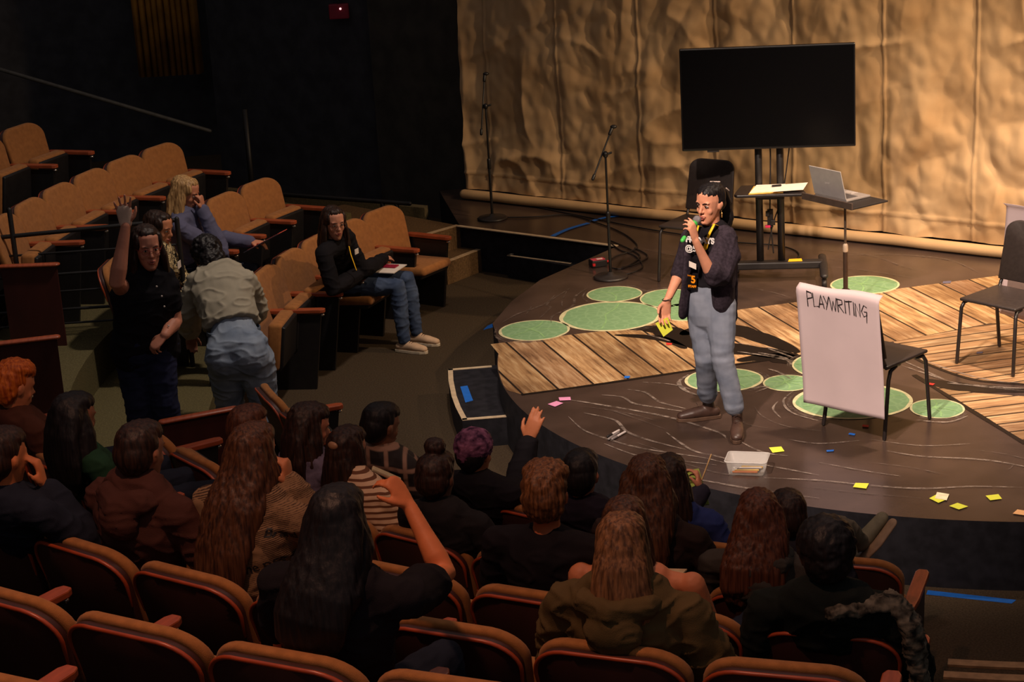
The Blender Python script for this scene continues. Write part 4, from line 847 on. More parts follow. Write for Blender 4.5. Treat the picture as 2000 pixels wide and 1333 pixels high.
def torso_prims(B, g=0.0, low=-.10, high=1.0, neck=True, flare=0, k=1.0, w=1.0):
    """g grows the body outwards (clothes); returns solids from hip to neck"""
    pe, nb = B.pe, B.nb; ax = (nb-pe); Ln = ax.length; ax.normalize(); sp, sc = B.sp, B.sc
    st = [(low, .150*w+flare, .112), (0.0, .160*w+flare*.5, .118), (.13, .148*w, .108), (.27, .152*w, .110), (.40, .168*w, .112), (.475, .150*w, .092), (.52, .09*w, .07)]
    pts, rad, sides = [], [], []
    for z, a, b in st:
        t = z/.52; 
        if t > high: break
        if z < low-1e-6: continue
        bend = getattr(B, 'bend', 0)*math.sin(math.pi*max(0, min(1, t)))
        pts.append(pe+ax*Ln*t + B.fw*(-bend)); rad.append(((a+g)*k, (b+g)*k)); sides.append(sp*(1-max(0, min(1, t)))+sc*max(0, min(1, t)))
    # split in two lofts so the chest can turn against the hips
    P = [loft(pts[:4], rad[:4], side=sides[1], n=20)]
    if len(pts) > 4: P.append(loft(pts[2:], rad[2:], side=sides[-1], n=20))
    if high > .8: P.append(loft([B.SL, (B.SL+B.SR)/2+ax*.015-B.fw*.0, B.SR], [(.050+g)*k, (.068+g)*k, (.050+g)*k], n=12))
    return P
def arm_prims(S, E, Wp, g=0, frac=2.0, loose=0, s=1.0):
    """frac 1 = to the elbow, 2 = to the wrist"""
    P = []
    def at(t): return S.lerp(E, t) if t <= 1 else E.lerp(Wp, t-1)
    ts = [0, .35, .7, 1.0, 1.25, 1.6, 2.0]; rr = [.050, .046, .041, .039, .040, .031, .024]
    use = [(t, r) for t, r in zip(ts, rr) if t <= frac]
    if use[-1][0] < frac:
        i = len(use)-1; t0, t1 = ts[i], ts[i+1]; q = (frac-t0)/(t1-t0); use.append((frac, rr[i]*(1-q)+rr[i+1]*q))
    return [loft([at(t) for t, r in use], [(r*s+g+loose*min(1, t)) for t, r in use], n=12)]
def leg_prims(H, K, A, g=0, s=1.0, frac=2.0, loose=0):
    def at(t): return H.lerp(K, t) if t <= 1 else K.lerp(A, t-1)
    ts = [0, .4, .8, 1.0, 1.3, 1.65, 2.0]; rr = [.086, .078, .062, .058, .056, .045, .036]
    use = [(t, r) for t, r in zip(ts, rr) if t <= frac]
    return [loft([at(t) for t, r in use], [r*s+g+loose*max(0, t-.8) for t, r in use], n=14)]
def shoe(root, A, toe, m, kind='shoe', zf=0.0, boot=False, sole=None):
    t = V((toe.x, toe.y, 0)).normalized(); a = V((A.x, A.y, zf)); s = V((t.y, -t.x, 0)); mb = MB()
    mb.add(loft([a-t*.045+UP*.045, a+t*.03+UP*.05, a+t*.10+UP*.045, a+t*.17+UP*.036], [(.034, .034), (.038, .040), (.044, .034), (.036, .026)], side=s, n=14))
    mb.add(loft([a-t*.01+UP*.05, a+t*.01+UP*(.19 if boot else .10)], [(.034, .038), (.034, .034)] if boot else [(.034, .042), (.034, .038)], side=s, n=12))
    o = link(kind, remesh(mb, .006, 3), m, root, world=True)
    so_ = link('sole', MB().add(prism([( (a+t*u+s*v).x, (a+t*u+s*v).y) for u, v in [(-.075, -.026), (-.08, 0), (-.075, .026), (-.02, .034), (.08, .042), (.15, .040), (.195, .022), (.205, 0), (.195, -.022), (.15, -.040), (.08, -.042), (-.02, -.034)]], zf+.001, zf+.024)).mesh(bevel=.003), sole or mat('sole_dark', (40, 32, 28), .6), o, False, world=False)
    # sole mesh was made in world space: bring it to the root frame
    tolocal(so_, root)
    lc = MB()
    for k in range(5 if boot else 3):
        p = a+t*(.055+.018*k-(.02 if boot else 0))+UP*(.085-.006*k+(.03*(3-k) if boot and k < 3 else 0)); lc.add(loft([p-s*.018, p+UP*.004, p+s*.018], .0022, n=6))
    tolocal(link('laces', lc.mesh(), mat('lace', (60, 46, 38) if boot else (190, 170, 150), .7), o), root)
    return o
def finish_body(B, root, sk, hands=('R', 'L'), vox=.009, hand_spec=None, seed=0, headprims=True):
    mb = MB()
    for P in torso_prims(B, g=-.014, low=getattr(B, 'low', -.10)): mb.add(P)
    mb.add(loft([B.nb-UP*.03, B.nb+(B.hc-B.nb)*.35, B.hc-B.hR @ V((0, .012, .05))], [(.062, .058), (.052, .052), (.050, .054)], side=B.sc, n=14))
    if headprims:
        for P in head_prims(B.hc, B.hR, B.hs): mb.add(P)
    hand_spec = hand_spec or {}
    for S, E, Wp, rt_ in ((B.SR, B.ER, B.WR, True), (B.SL, B.EL, B.WL, False)):
        for P in arm_prims(S, E, Wp, s=B.arm): mb.add(P)
        hs = hand_spec.get('R' if rt_ else 'L', {}); D = hs.get('D', (Wp-E)); N = hs.get('N', -UP)
        for P in hand(Wp, D, N, rt_, hs.get('curl', .5), hs.get('thumb', .5), hs.get('spread', .04), hs.get('s', 1.0), hs.get('curls')): mb.add(P)
    for H, K, A in ((B.HR, B.KR, B.AR), (B.HL, B.KL, B.AL)):
        for P in leg_prims(H, K, A, g=-.012): mb.add(P)
    return link('body', remesh(mb, vox, 4 if vox < .007 else 2), sk, root, world=True)
def top(B, root, m, name='shirt', sleeve=2.0, g=.012, loose=.01, low=-.08, high=.97, flare=0, seed=0, amp=.006, hood=None, vox=.0085, w=1.0, straps=True, extra=None):
    mb = MB()
    for P in torso_prims(B, g=g, low=low, high=high, flare=flare, w=w): mb.add(P)
    if sleeve:
        for S, E, Wp in ((B.SR, B.ER, B.WR), (B.SL, B.EL, B.WL)):
            for P in arm_prims(S, E, Wp, g=g, frac=sleeve, loose=loose, s=B.arm): mb.add(P)
    if extra:
        for P in extra: mb.add(P)
    o = link(name, remesh(mb, vox, 3, wrinkle(amp, seed)), m, root, world=True)
    if hood:
        bk = -B.fw; h = MB().add(loft([B.nb+B.sc*.12-UP*.0+B.fw*.02, B.nb+B.sc*.10+bk*.085+UP*.01, B.nb+bk*.125-UP*.01, B.nb-B.sc*.10+bk*.085+UP*.01, B.nb-B.sc*.12+B.fw*.02], [(.035, .03), (.05, .04), (.065, .048), (.05, .04), (.035, .03)], n=12)).add(ell(B.nb+bk*.12-UP*.07, (.10, .06, .08), frame(B.sc, bk)))
        tolocal(link('hood', remesh(h, .0085, 3, wrinkle(.006, seed+3, 14)), m if hood is True else hood, o), root)
    return o
def trousers(B, root, m, g=.012, seed=0, low=None, frac=2.0, amp=.006, s=1.0, loose=.0, name='jeans', vox=.0085):
    mb = MB(); mb.add(loft([B.pe-UP*.06, B.pe, B.pe+(B.nb-B.pe)*.22], [((.155+g)*s, .115+g), ((.165+g)*s, .120+g), ((.150+g)*s, .110+g)], side=B.sp, n=20))
    for H, K, A in ((B.HR, B.KR, B.AR), (B.HL, B.KL, B.AL)):
        A2 = K.lerp(A, frac-1); 
        for P in leg_prims(H, K, A2, g=g, s=s, loose=loose): mb.add(P)
    return link(name, remesh(mb, vox, 3, wrinkle(amp, seed+11, 11)), m, root, world=True)
def seated(px, py, row, ang, label, sitz=.50, look=None, headdir=None, pitch=-.12, htop=1.27, rad=None, body=None, arms=None, hs=1.0, arm=1.0, zf=None, group=None, base=None, spread=.10, shw=.185):
    """person in a seat of the given row: crown of the head at photo point (px, py)"""
    B = Body(); z0 = ZF[row] if zf is None else zf; rb = (rad or RB[row])-.30
    st = base or pol(rb, ang); st = V((st.x, st.y, z0)); B.pe = st+UP*(.56)
    ht = htop
    for _ in range(4):
        tp = G(px, py, z0+ht); d = V((tp.x-B.pe.x, tp.y-B.pe.y, 0)).length; ht = .56+math.sqrt(max(.12, .50**2-(min(d, .44)*.95)**2))+.265*hs
    tp = G(px, py, z0+ht)
    cen = V((CX, CY, 0)); B.fw = (body or (cen-st)); B.fw = V((B.fw.x, B.fw.y, 0)).normalized()
    lk = V(look)-tp if look else B.fw; lk = V((lk.x, lk.y, 0)).normalized() if headdir is None else V(headdir).normalized()
    hd = (lk+UP*pitch).normalized(); B.hR = head_frame(hd, UP); B.hs = hs; B.arm = arm
    B.hc = tp-UP*.128*hs
    B.nb = B.hc-UP*.135*hs-lk*.03-(B.hc-B.pe).normalized()*.02
    B.sp = B.fw.cross(UP); B.sc = (B.sp*.8+lk.cross(UP)*.25).normalized()
    dn = (B.nb-B.pe).normalized()
    B.SR = B.nb+B.sc*shw-dn*.055; B.SL = B.nb-B.sc*shw-dn*.055
    B.ER = B.SR-UP*.25+B.fw*.08+B.sp*.06; B.EL = B.SL-UP*.25+B.fw*.08-B.sp*.06
    B.WR = B.ER+B.fw*.20-B.sp*.12-UP*.02; B.WL = B.EL+B.fw*.20+B.sp*.12-UP*.02
    B.HR = B.pe+B.sp*spread-UP*.04; B.HL = B.pe-B.sp*spread-UP*.04
    B.KR = B.HR+B.fw*.42+B.sp*.03+UP*.01; B.KL = B.HL+B.fw*.42-B.sp*.03+UP*.01
    B.AR = V((B.KR.x, B.KR.y, z0+.10))+B.fw*.02; B.AL = V((B.KL.x, B.KL.y, z0+.10))+B.fw*.02
    B.z0 = z0; B.bend = .02; B.lk = lk
    if arms:
        for k, v in arms.items(): setattr(B, k, V(v) if not callable(v) else v(B))
    B.root = empty('person', V((st.x, st.y, z0)), 0, label, 'person', group)
    return B
PRES = V((1.25, 11.35, 1.5))
DEN = mat('denim_blue', (62, 76, 104), .85, rgb2=(84, 98, 124), scale=8, bump=.2, bscale=300, spec=.1)
DEND = mat('denim_dark', (30, 34, 46), .85, var=.15, scale=8, bump=.2, bscale=300, spec=.1)
def cloth(name, rgb, var=.15, sc=8, rgb2=None, b=.2): return mat('cloth_'+name, rgb, .9, var=var, scale=sc, bump=b, bscale=260, spec=.1, rgb2=rgb2)
def audience(px, py, row, ang, label, hairs, col_, skn=(170, 112, 82), L=.3, topm=None, sleeve=2.0, hood=None, legs=None, look=PRES, seed=0, name='shirt', loose=.012, hw=1.0, face=False, vox=.011, hand_spec=None, high=.97, w=1.0, g=.014, amp=.007, shoes=True, glasses=None, low=-.08, **kw):
    B = seated(px, py, row, ang, label, look=look, **kw); r = B.root
    finish_body(B, r, skin('%d_%d' % (skn[0], skn[1]), skn), vox=vox, hand_spec=hand_spec)
    if topm: B.top = top(B, r, topm, name, sleeve, g=g, loose=loose, seed=seed, hood=hood, high=high, w=w, amp=amp, low=low)
    trousers(B, r, legs or DEND, seed=seed)
    hair(r, B.hc, B.hR, hairs, col_, L=L, s=B.hs, seed=seed, face=face, width=hw, B=B)
    if face: face_parts(r, B.hc, B.hR, B.hs, glasses=glasses)
    if shoes:
        for A in (B.AR, B.AL): shoe(r, A, B.fw, mat('shoe_black', (34, 30, 30), .6), zf=B.z0)
    return B
def strap(root, pts, w_, m, name, nrm=None):
    return link(name, MB().add(loft(pts, (w_, .0016), side=nrm, n=8)).mesh(), m, root, world=True)
# ------------------------------------------------------- the speaking woman on the stage
def presenter():
    Y = 11.34; q = lambda x, y, d=0: PY(x, y, Y+d); B = Body()
    root = empty('person', V((1.22, 11.34, 0)), 0, 'woman with dark ponytail, yellow lanyard and grey cardigan speaking on stage', 'person')
    B.fw = V((-.52, -.85, 0)).normalized(); B.sp = B.fw.cross(UP); B.sc = B.sp.copy(); B.arm = .92; B.hs = .98
    B.hc = q(1386, 398, -.02); B.hR = head_frame(V((-.66, -.75, -.06)), UP+V((.05, 0, 0)))
    B.nb = q(1392, 449, .01); B.pe = q(1385, 578, .03)
    B.SR = q(1350, 462, .07); B.SL = q(1419, 464, -.08)
    B.ER = q(1330, 528, .10); B.WR = q(1303, 588, -.04); B.EL = q(1393, 545, -.22); B.WL = q(1358, 470, -.30)
    B.HR = q(1368, 592, .06); B.HL = q(1408, 594, -.04)
    B.KR = q(1379, 700, -.0); B.KL = q(1411, 700, -.12); B.AR = V((1.20, 11.50, .11)); B.AL = V((1.345, 11.20, .11))
    B.bend = .01
    sk = skin('presenter', (220, 152, 120))
    hsR = {'D': V((-.25, -.12, -1)), 'N': V((.2, -.9, 0)), 'curl': .55, 'thumb': .9}
    mh = q(1361, 430, -.24); mt = q(1333, 470, -.34); md = (mh-mt).normalized()
    hsL = {'D': V((-.18, -.05, 1)), 'N': V((-.75, .62, .1)), 'curls': [.50, .75, .95, 1.1], 'thumb': .9, 's': .92}
    finish_body(B, root, sk, vox=.0048, hand_spec={'R': hsR, 'L': hsL})
    tee = cloth('black_tee', (26, 23, 27)); card = mat('cloth_cardigan', (52, 44, 52), .95, var=.28, scale=60, bump=.35, bscale=260, spec=.1)
    top(B, root, tee, 't_shirt', .3, g=.004, loose=.008, low=.10, high=.95, vox=.006, amp=.003, w=.86)
    je = mat('denim_light', (102, 110, 126), .85, rgb2=(132, 138, 152), scale=7, bump=.1, bscale=260, spec=.12)
    mb = MB().add(loft([q(1387, 612, .01), q(1385, 580, .02), q(1384, 548, .02)], [(.150, .115), (.148, .115), (.122, .098)], side=B.sp, n=20))
    for H, K, A in ((B.HR, B.KR, B.AR), (B.HL, B.KL, B.AL)):
        a2 = A; mb.add(loft([H, H.lerp(K, .5), K, K.lerp(A, .35), K.lerp(A, .66), K.lerp(A, .82)], [.094, .086, .070, .066, .063, .062], n=16))
    def jd(co):
        z = co.z; k = .5+1.6*math.exp(-((z-.50)/.10)**2)+2.0*math.exp(-((z-.20)/.09)**2)+.6*math.exp(-((z-.85)/.1)**2)
        return .0028*k*(noise.noise(V((co.x*9, co.y*9, z*24)))+.5*noise.noise(V((co.x*16, co.y*16+4, z*34))))
    jn = link('jeans', remesh(mb, .006, 4, jd), je, root, world=True)
    bt = MB().add(loft([q(1344+i*5.5, 551+1.2*math.sin(i), -.105-.012*math.sin(math.pi*i/14)) for i in range(2)], .002)).v and None
    for A in (B.AR, B.AL):
        ta = V((-1.0, -.12, 0)) if A is B.AR else V((-.16, -1, 0))
        shoe(root, A, ta, mat('boot_brown', (66, 46, 38), .45, var=.2, scale=20, spec=.5), 'boot', zf=0, boot=True, sole=mat('boot_sole', (84, 62, 48), .6))
    # cardigan: back, right strip, left fall, wide sleeves
    mb = MB(); fb = -B.fw
    mb.add(loft([q(1392, 612, .12), q(1396, 560, .10), q(1394, 500, .08), q(1392, 468, .05)], [(.165, .06), (.150, .06), (.155, .07), (.13, .065)], side=B.sp, n=20))
    mb.add(loft([B.SR, B.nb+fb*.03, B.SL], [.062, .058, .066], n=12))
    mb.add(loft([B.SR+UP*.0, q(1347, 500, .02), q(1343, 550, .0), q(1338, 598, .0), q(1336, 612, .0)], [(.036, .055), (.026, .075), (.022, .075), (.026, .07), (.024, .06)], side=B.sp, n=14))
    mb.add(loft([q(1417, 462, -.06), q(1417, 500, -.07), q(1413, 545, -.08), q(1414, 590, -.07), q(1424, 616, -.05)], [(.055, .07), (.070, .10), (.068, .105), (.060, .10), (.028, .07)], side=B.sp, n=16))
    mb.add(loft([B.SR, B.SR.lerp(B.ER, .5), B.ER, B.ER.lerp(B.WR, .12)], [.058, .056, .060, .054], n=14))
    mb.add(loft([B.SL, B.SL.lerp(B.EL, .5), B.SL.lerp(B.EL, .95)], [.064, .068, .062], n=14))
    mb.add(loft([B.SL, q(1421, 500, -.12), q(1408, 538, -.20), q(1394, 530, -.235)], [.066, .076, .072, .060], n=14))
    def cdsp(co): return .0065*(noise.noise(V((co.x*16+co.z*6, co.y*16, co.z*5)))+.8*(1-abs(2*noise.noise(V((co.x*12-co.z*7, co.y*12, co.z*4)))))**2-.3)
    link('cardigan', remesh(mb, .006, 4, cdsp), card, root, world=True)
    face_parts(root, B.hc, B.hR, B.hs, lips=(160, 78, 70), brow=(26, 16, 14), open_mouth=True)
    # pulled-back hair and ponytail
    P = lambda c: B.hc+B.hR @ (V(c)*B.hs)
    mb = MB(); mb.add(ell(P((0, -.036, .044)), (.079, .084, .080), B.hR, 20, 14)); mb.add(ell(P((0, -.010, .070)), (.073, .090, .055), B.hR, 20, 14)); mb.add(ell(P((0, -.055, -.005)), (.074, .058, .06), B.hR, 18, 12)); mb.add(ell(P((0, -.092, .062)), (.042, .042, .038), B.hR))
    mb.add(ell(P((.071, -.028, .018)), (.012, .036, .034), B.hR)); mb.add(ell(P((-.071, -.028, .018)), (.012, .036, .034), B.hR))
    mb.add(loft([P((0, -.10, .06)), P((.0, -.135, .03)), P((-.0, -.150, -.05)), P((-.02, -.145, -.13)), P((-.03, -.135, -.21))], [.032, (.040, .036), (.052, .042), (.050, .036), (.018, .012)], side=B.sp, n=14))
    link('hair', remesh(mb, .0052, 2, strand(.0045, 75, 3)), hairmat('black', *HAIR['black']), root, world=True)
    for q0, q1 in (((.02, -.045, .124), (-.02, -.085, .118)), ((-.050, -.110, .075), (-.055, -.130, .055))): link('hair_clip', MB().add(loft([P(q0), P(q1)], .004, n=6)).mesh(), mat('clip_pale', (200, 180, 170), .35), root, world=True)
    for sx in (-1, 1): link('earring', MB().add(loft([P((sx*.082, -.004, -.034)), P((sx*.085, -.004, -.062))], .0022, n=6)).add(ell(P((sx*.085, -.004, -.052)), (.006, .006, .008))).add(ell(P((sx*.085, -.004, -.068)), (.0045, .0045, .011))).mesh(), mat('earring_gold', (200, 160, 100), .3, metal=.8), root, world=True)
    # lanyard, badge, name tag, shirt writing — all lie on the chest
    fr = B.fw; up_ = ((B.nb-B.pe).normalized()); sd = B.sp
    def ch(px, py, off=0.0):       # a point on the front of the chest plane seen at a photo position
        o_ = (B.nb+B.pe)/2 + fr*(.112+off); d = ray(px, py); n_ = (fr-up_*fr.dot(up_)*.0); t = (o_-CAMP).dot(n_)/d.dot(n_); return CAMP+d*t
    yel = mat('lanyard_yellow', (246, 190, 30), .55, var=.05)
    link('lanyard', MB().add(loft([B.nb+sd*.045+fr*.045+UP*.025, ch(1364, 441, -.012), ch(1359, 462, 0), ch(1371, 494, .004)], (.0062, .002), side=sd, n=8)).add(loft([B.nb-sd*.055+fr*.025+UP*.03, ch(1395, 438, -.01), ch(1385, 458, .002), ch(1372, 494, .006)], (.0085, .002), side=sd, n=8)).mesh(), yel, root, world=True)
    link('lanyard_pouch', MB().add(slab([ch(1368, 484, .010), ch(1384, 476, .010), ch(1381, 487, .010), ch(1373, 492, .010)], .003)).mesh(), yel, root, False, world=True)
    def rect(x0, y0, x1, y1, off, m, name, th=.002, rotk=0):
        return link(name, MB().add(slab([ch(x0, y1, off), ch(x1, y1+rotk, off), ch(x1, y0+rotk, off), ch(x0, y0, off)], th)).mesh(), m, root, False, world=True)
    bg = rect(1342, 536, 1361, 565, .02, mat('badge_black', (18, 15, 14), .4), 'staff_badge', rotk=1)
    og = mat('badge_orange', (250, 150, 20), .5, var=.03)
    def onchest(px, py, off, roll=0):
        p = ch(px, py, off); X = -sd*-1; X = (-sd)*-1; X = sd*-1; 
        z_ = fr; x_ = (-sd) if (-sd).x > 0 else sd; y_ = UP; M_ = Matrix((x_, y_, z_)).transposed().to_4x4(); M_.translation = p; return M_ @ Matrix.Rotation(roll, 4, 'Z')
    M_ = onchest(1354, 547, .026)
    tolocal(text('5', .062, M_, og, root, 'badge_number', bold=.0022), root)
    tolocal(text('STAFF', .020, onchest(1352, 560, .026), og, root, 'badge_lettering', bold=.0008), root)
    tolocal(text('THE', .013, onchest(1346, 539, .026), og, root, 'badge_lettering'), root)
    nt_ = rect(1346, 510, 1360, 521, .018, wpap, 'name_tag', rotk=6)
    wl = mat('shirt_white_print', (226, 220, 216), .7)
    tolocal(text('FRIDAYS', .050, onchest(1367, 470, .010), wl, root, 'shirt_lettering', bold=.0025), root)
    tolocal(text('@5', .050, onchest(1349, 486, .010), wl, root, 'shirt_lettering', bold=.0012), root)
    link('bracelet', MB().add(loft([B.WR+V((.03*math.cos(t), .026*math.sin(t), .012+.006*math.cos(t))) for t in [i*math.pi/8 for i in range(17)]], .0025, n=6)).mesh(), blk, root, world=True)
    # microphone in the left hand
    mic = empty('microphone', mt, 0, 'black handheld microphone with green rings and a grey head in the woman\'s hand', 'microphone')
    lo = lambda p: p-mt
    grn = mat('mic_green', (74, 190, 84), .4)
    link('handle', MB().add(loft([lo(mt), lo(mt+md*.15), lo(mh-md*.025)], [.011, .0135, .018], n=16)).mesh(), blk, mic)
    link('mic_head', MB().add(ell(lo(mh), (.026, .026, .028), frame(md.orthogonal(), md.cross(md.orthogonal())))).mesh(), mat('mic_grille', (150, 142, 146), .45, metal=.5, bump=.5, bscale=900), mic)
    link('green_ring', MB().add(loft([lo(mh-md*.036), lo(mh-md*.022)], .0215, n=16, flat=True)).mesh(), grn, mic); link('green_ring', MB().add(loft([lo(mt), lo(mt+md*.022)], .0135, n=14)).mesh(), grn, mic)
    # notes in the right hand
    p = B.WR+V((-.035, -.03, -.155)); o = link('sticky_note', MB().add(slab([p+V((-.045, -.01, .03)), p+V((.0, -.02, -.055)), p+V((.06, 0, -.02)), p+V((.03, 0, .06))], .004)).mesh(), ypap, smooth=False); centre(o); tag(o, 'bright yellow note pad held low in the speaking woman\'s right hand', 'note')
    return B
presenter()
# ------------------------------------------------------- woman standing with her hand up
def waver():
    Y = 11.45; q = lambda x, y, d=0: PY(x, y, Y+d); B = Body(); zf = ZF[1]
    root = empty('person', V((q(285, 640).x, Y, zf)), 0, 'woman in glasses and a black sleeveless top standing with one hand raised at the left', 'person')
    B.fw = V((.30, -.95, 0)).normalized(); B.sp = B.fw.cross(UP); B.sc = B.sp.copy(); B.arm = 1.25; B.hs = 1.08
    B.hc = q(288, 484, -.04); B.hR = head_frame(V((.36, -.92, -.04)), UP)
    B.nb = q(284, 541, .0); B.pe = q(284, 672, .02)
    B.SR = q(246, 570, -.02); B.SL = q(327, 560, .02); B.ER = q(228, 552, -.20); B.WR = q(246, 440, -.16); B.EL = q(341, 628, .0); B.WL = q(322, 655, -.16)
    B.HR = q(262, 690, .03); B.HL = q(306, 690, .03); B.KR = V((B.HR.x, Y-.01, zf+.46)); B.KL = V((B.HL.x+.02, Y-.02, zf+.46)); B.AR = V((B.KR.x, Y+.03, zf+.10)); B.AL = V((B.KL.x+.02, Y+.02, zf+.10)); B.bend = -.02
    finish_body(B, root, skin('waver', (186, 124, 100)), vox=.0058, hand_spec={'R': {'D': V((-.02, 0, 1)), 'N': V((.05, -1, 0)), 'curls': [.04]*4, 'thumb': -.1, 'spread': .16, 's': 1.12}, 'L': {'D': V((-.6, -.3, -.5)), 'N': V((0, .5, -1)), 'curl': .8}})
    top(B, root, cloth('black_vest', (24, 23, 27)), 'vest', 0, g=.030, low=-.06, high=.97, w=1.12, amp=.006, flare=.02, extra=[loft([B.SL, B.SL.lerp(B.EL, .55)], [.075, .070], n=12), loft([B.SR+V((.03, 0, -.01)), B.SR], [.07, .062], n=12)])
    trousers(B, root, mat('denim_navy', (34, 38, 62), .85, var=.15, scale=8, spec=.1), g=.028, s=1.08)
    hair(root, B.hc, B.hR, 'long', 'darkbrown', L=.17, s=B.hs, face=True, seed=4)
    face_parts(root, B.hc, B.hR, B.hs, glasses='red', brow=(60, 40, 32))
    for i, (x, y) in enumerate(((306, 560), (316, 579), (321, 599), (329, 637))): p = q(x, y, -.165+.01*i); link('button', MB().add(ell(p, (.006, .004, .006))).mesh(), mat('pearl_button', (220, 210, 200), .3), root, world=True)
    Dh = V((-.02, 0, 1)).normalized(); link('palm_wrap', remesh(MB().add(loft([B.WR+Dh*.008, B.WR+Dh*.095], [(.038, .021), (.049, .019)], side=V((1, .05, 0)), n=16)), .005, 1), cloth('wrap_pale', (206, 178, 160)), root, world=True)
    for A in (B.AR, B.AL): shoe(root, A, B.fw, mat('shoe_black', (34, 30, 30), .6), zf=zf)
waver()
# ------------------------------------------------------- person bending over in a pale jacket, seen from behind
def bender():
    Y = 12.0; q = lambda x, y, d=0: PY(x, y, Y+d); B = Body(); zf = FLOOR
    root = empty('person', V((q(470, 760).x, Y, zf)), 0, 'person with dark curly hair bending over in a pale sweatshirt and light jeans', 'person')
    B.fw = V((-.25, .97, 0)).normalized(); B.sp = B.fw.cross(UP); B.sc = (B.sp+V((0, 0, .12))).normalized(); B.arm = 1.1; B.hs = 1.0
    B.hc = q(402, 500, .48); B.hR = head_frame(V((-.45, .55, -.65)), V((-.2, .45, .8)))
    B.nb = q(425, 532, .38); B.pe = q(462, 668, .0)
    B.SR = q(478, 548, .30); B.SL = q(388, 552, .34); B.ER = q(500, 600, .42); B.WR = q(470, 640, .60); B.EL = q(366, 608, .36); B.WL = q(372, 655, .52)
    B.HR = q(498, 700, .0); B.HL = q(440, 700, .0); B.KR = q(516, 790, .05); B.KL = q(450, 790, .12)
    B.KR.z = zf+.50; B.KL.z = zf+.48; B.AR = V((B.KR.x+.06, B.KR.y-.12, zf+.1)); B.AL = V((B.KL.x, B.KL.y-.08, zf+.1)); B.bend = .03; B.low = .0
    finish_body(B, root, skin('bender', (150, 100, 76)), vox=.008, hand_spec={'R': {'curl': .6}, 'L': {'curl': .7}})
    top(B, root, cloth('pale_sweat', (158, 150, 132), .08, 6), 'sweatshirt', 1.75, g=.026, loose=.02, low=.13, high=.96, amp=.012, w=1.06, seed=9)
    jm = mat('denim_pale', (112, 126, 146), .85, rgb2=(142, 154, 170), scale=8, bump=.2, bscale=260, spec=.1)
    mb = MB().add(loft([B.pe-UP*.09, B.pe-UP*.02, B.pe.lerp(B.nb, .16)], [(.20, .155), (.205, .155), (.155, .12)], side=B.sp, n=22))
    mb.add(ell(B.pe+V((.085, -.06, -.08)), (.125, .12, .14))); mb.add(ell(B.pe+V((-.085, -.06, -.08)), (.125, .12, .14)))
    for H, K, A in ((B.HR, B.KR, B.AR), (B.HL, B.KL, B.AL)):
        for P in leg_prims(H, K, A, g=.026, s=1.18): mb.add(P)
    j = link('jeans', remesh(mb, .008, 5, wrinkle(.008, 2, 9)), jm, root, world=True)
    link('waistband', MB().add(loft([B.pe.lerp(B.nb, .155)+B.sp*.172*math.cos(t)+B.fw*.135*math.sin(t) for t in [i*math.pi/12 for i in range(25)]], (.004, .018), side=B.sp, n=8)).mesh(), mat('denim_band', (84, 96, 112), .85), root, world=True)
    def bp(px, py): d = ray(px, py); o_ = B.pe+V((0, -.19, 0)); t = (o_-CAMP).dot(V((0, 1, 0)))/d.dot(V((0, 1, 0))); return CAMP+d*t
    hair(root, B.hc, B.hR, 'curly', 'black', s=1.0, seed=6)
    for A in (B.AR, B.AL): shoe(root, A, B.fw, mat('shoe_black', (34, 30, 30), .6), zf=zf)
bender()
# ------------------------------------------------------- seated woman with glasses beside the carpeted steps
B = audience(650, 403, 0, 156.3, 'woman in glasses, black jacket and jeans seated left of the stage, papers on lap', 'long', 'darkbrown', (196, 134, 108), L=.20, topm=cloth('black_jacket', (26, 24, 27)), legs=DEN, face=True, glasses='brown', vox=.006, look=(1.2, 9, 1), pitch=-.1,
    arms={'fw': V((.93, -.36, 0)).normalized(), 'sp': V((-.36, -.93, 0)).normalized(), 'sc': V((-.42, -.9, 0)).normalized(),
          'SR': lambda B: B.nb+V((-.42, -.9, 0)).normalized()*.185-UP*.05, 'SL': lambda B: B.nb-V((-.42, -.9, 0)).normalized()*.185-UP*.05,
          'HR': lambda B: B.pe+V((-.36, -.93, 0))*.10-UP*.04, 'HL': lambda B: B.pe-V((-.36, -.93, 0))*.10-UP*.04, 'KR': lambda B: B.HR+V((.93, -.36, 0))*.44+UP*.02, 'KL': lambda B: B.HL+V((.93, -.36, 0))*.44+UP*.02,
          'AR': lambda B: V((B.KR.x+.02, B.KR.y, FLOOR+.10)), 'AL': lambda B: V((B.KL.x+.04, B.KL.y, FLOOR+.10)),
          'ER': lambda B: B.SR-UP*.26+V((.06, -.07, 0)), 'EL': lambda B: B.SL-UP*.25+V((.10, .05, 0)), 'WR': lambda B: B.pe+V((.22, -.09, .13)), 'WL': lambda B: B.pe+V((.26, .03, .13))}, shoes=False)
for A in (B.AR, B.AL): shoe(B.root, A, V((.9, -.45, 0)), mat('sneaker_cream', (206, 172, 140), .7, var=.08), 'sneaker', zf=FLOOR, sole=mat('sole_pale', (214, 196, 170), .6))
link('top_print', remesh(MB().add(ell(B.nb.lerp(B.pe, .55)+B.fw*.088, (.07, .055, .17), frame(B.sc, -B.fw))), .007, 2, wrinkle(.004)), mat('cloth_print', (190, 160, 160), .85, rgb2=(110, 90, 110), scale=30), B.root, world=True)
link('lanyard', MB().add(loft([B.nb+B.fw*.08-B.sc*.05+UP*.0, B.nb+B.fw*.125-UP*.10, B.nb+B.fw*.16-UP*.22], (.006, .002), side=B.sc, n=8)).mesh(), mat('lanyard_yellow', (246, 190, 30), .55), B.root, world=True)
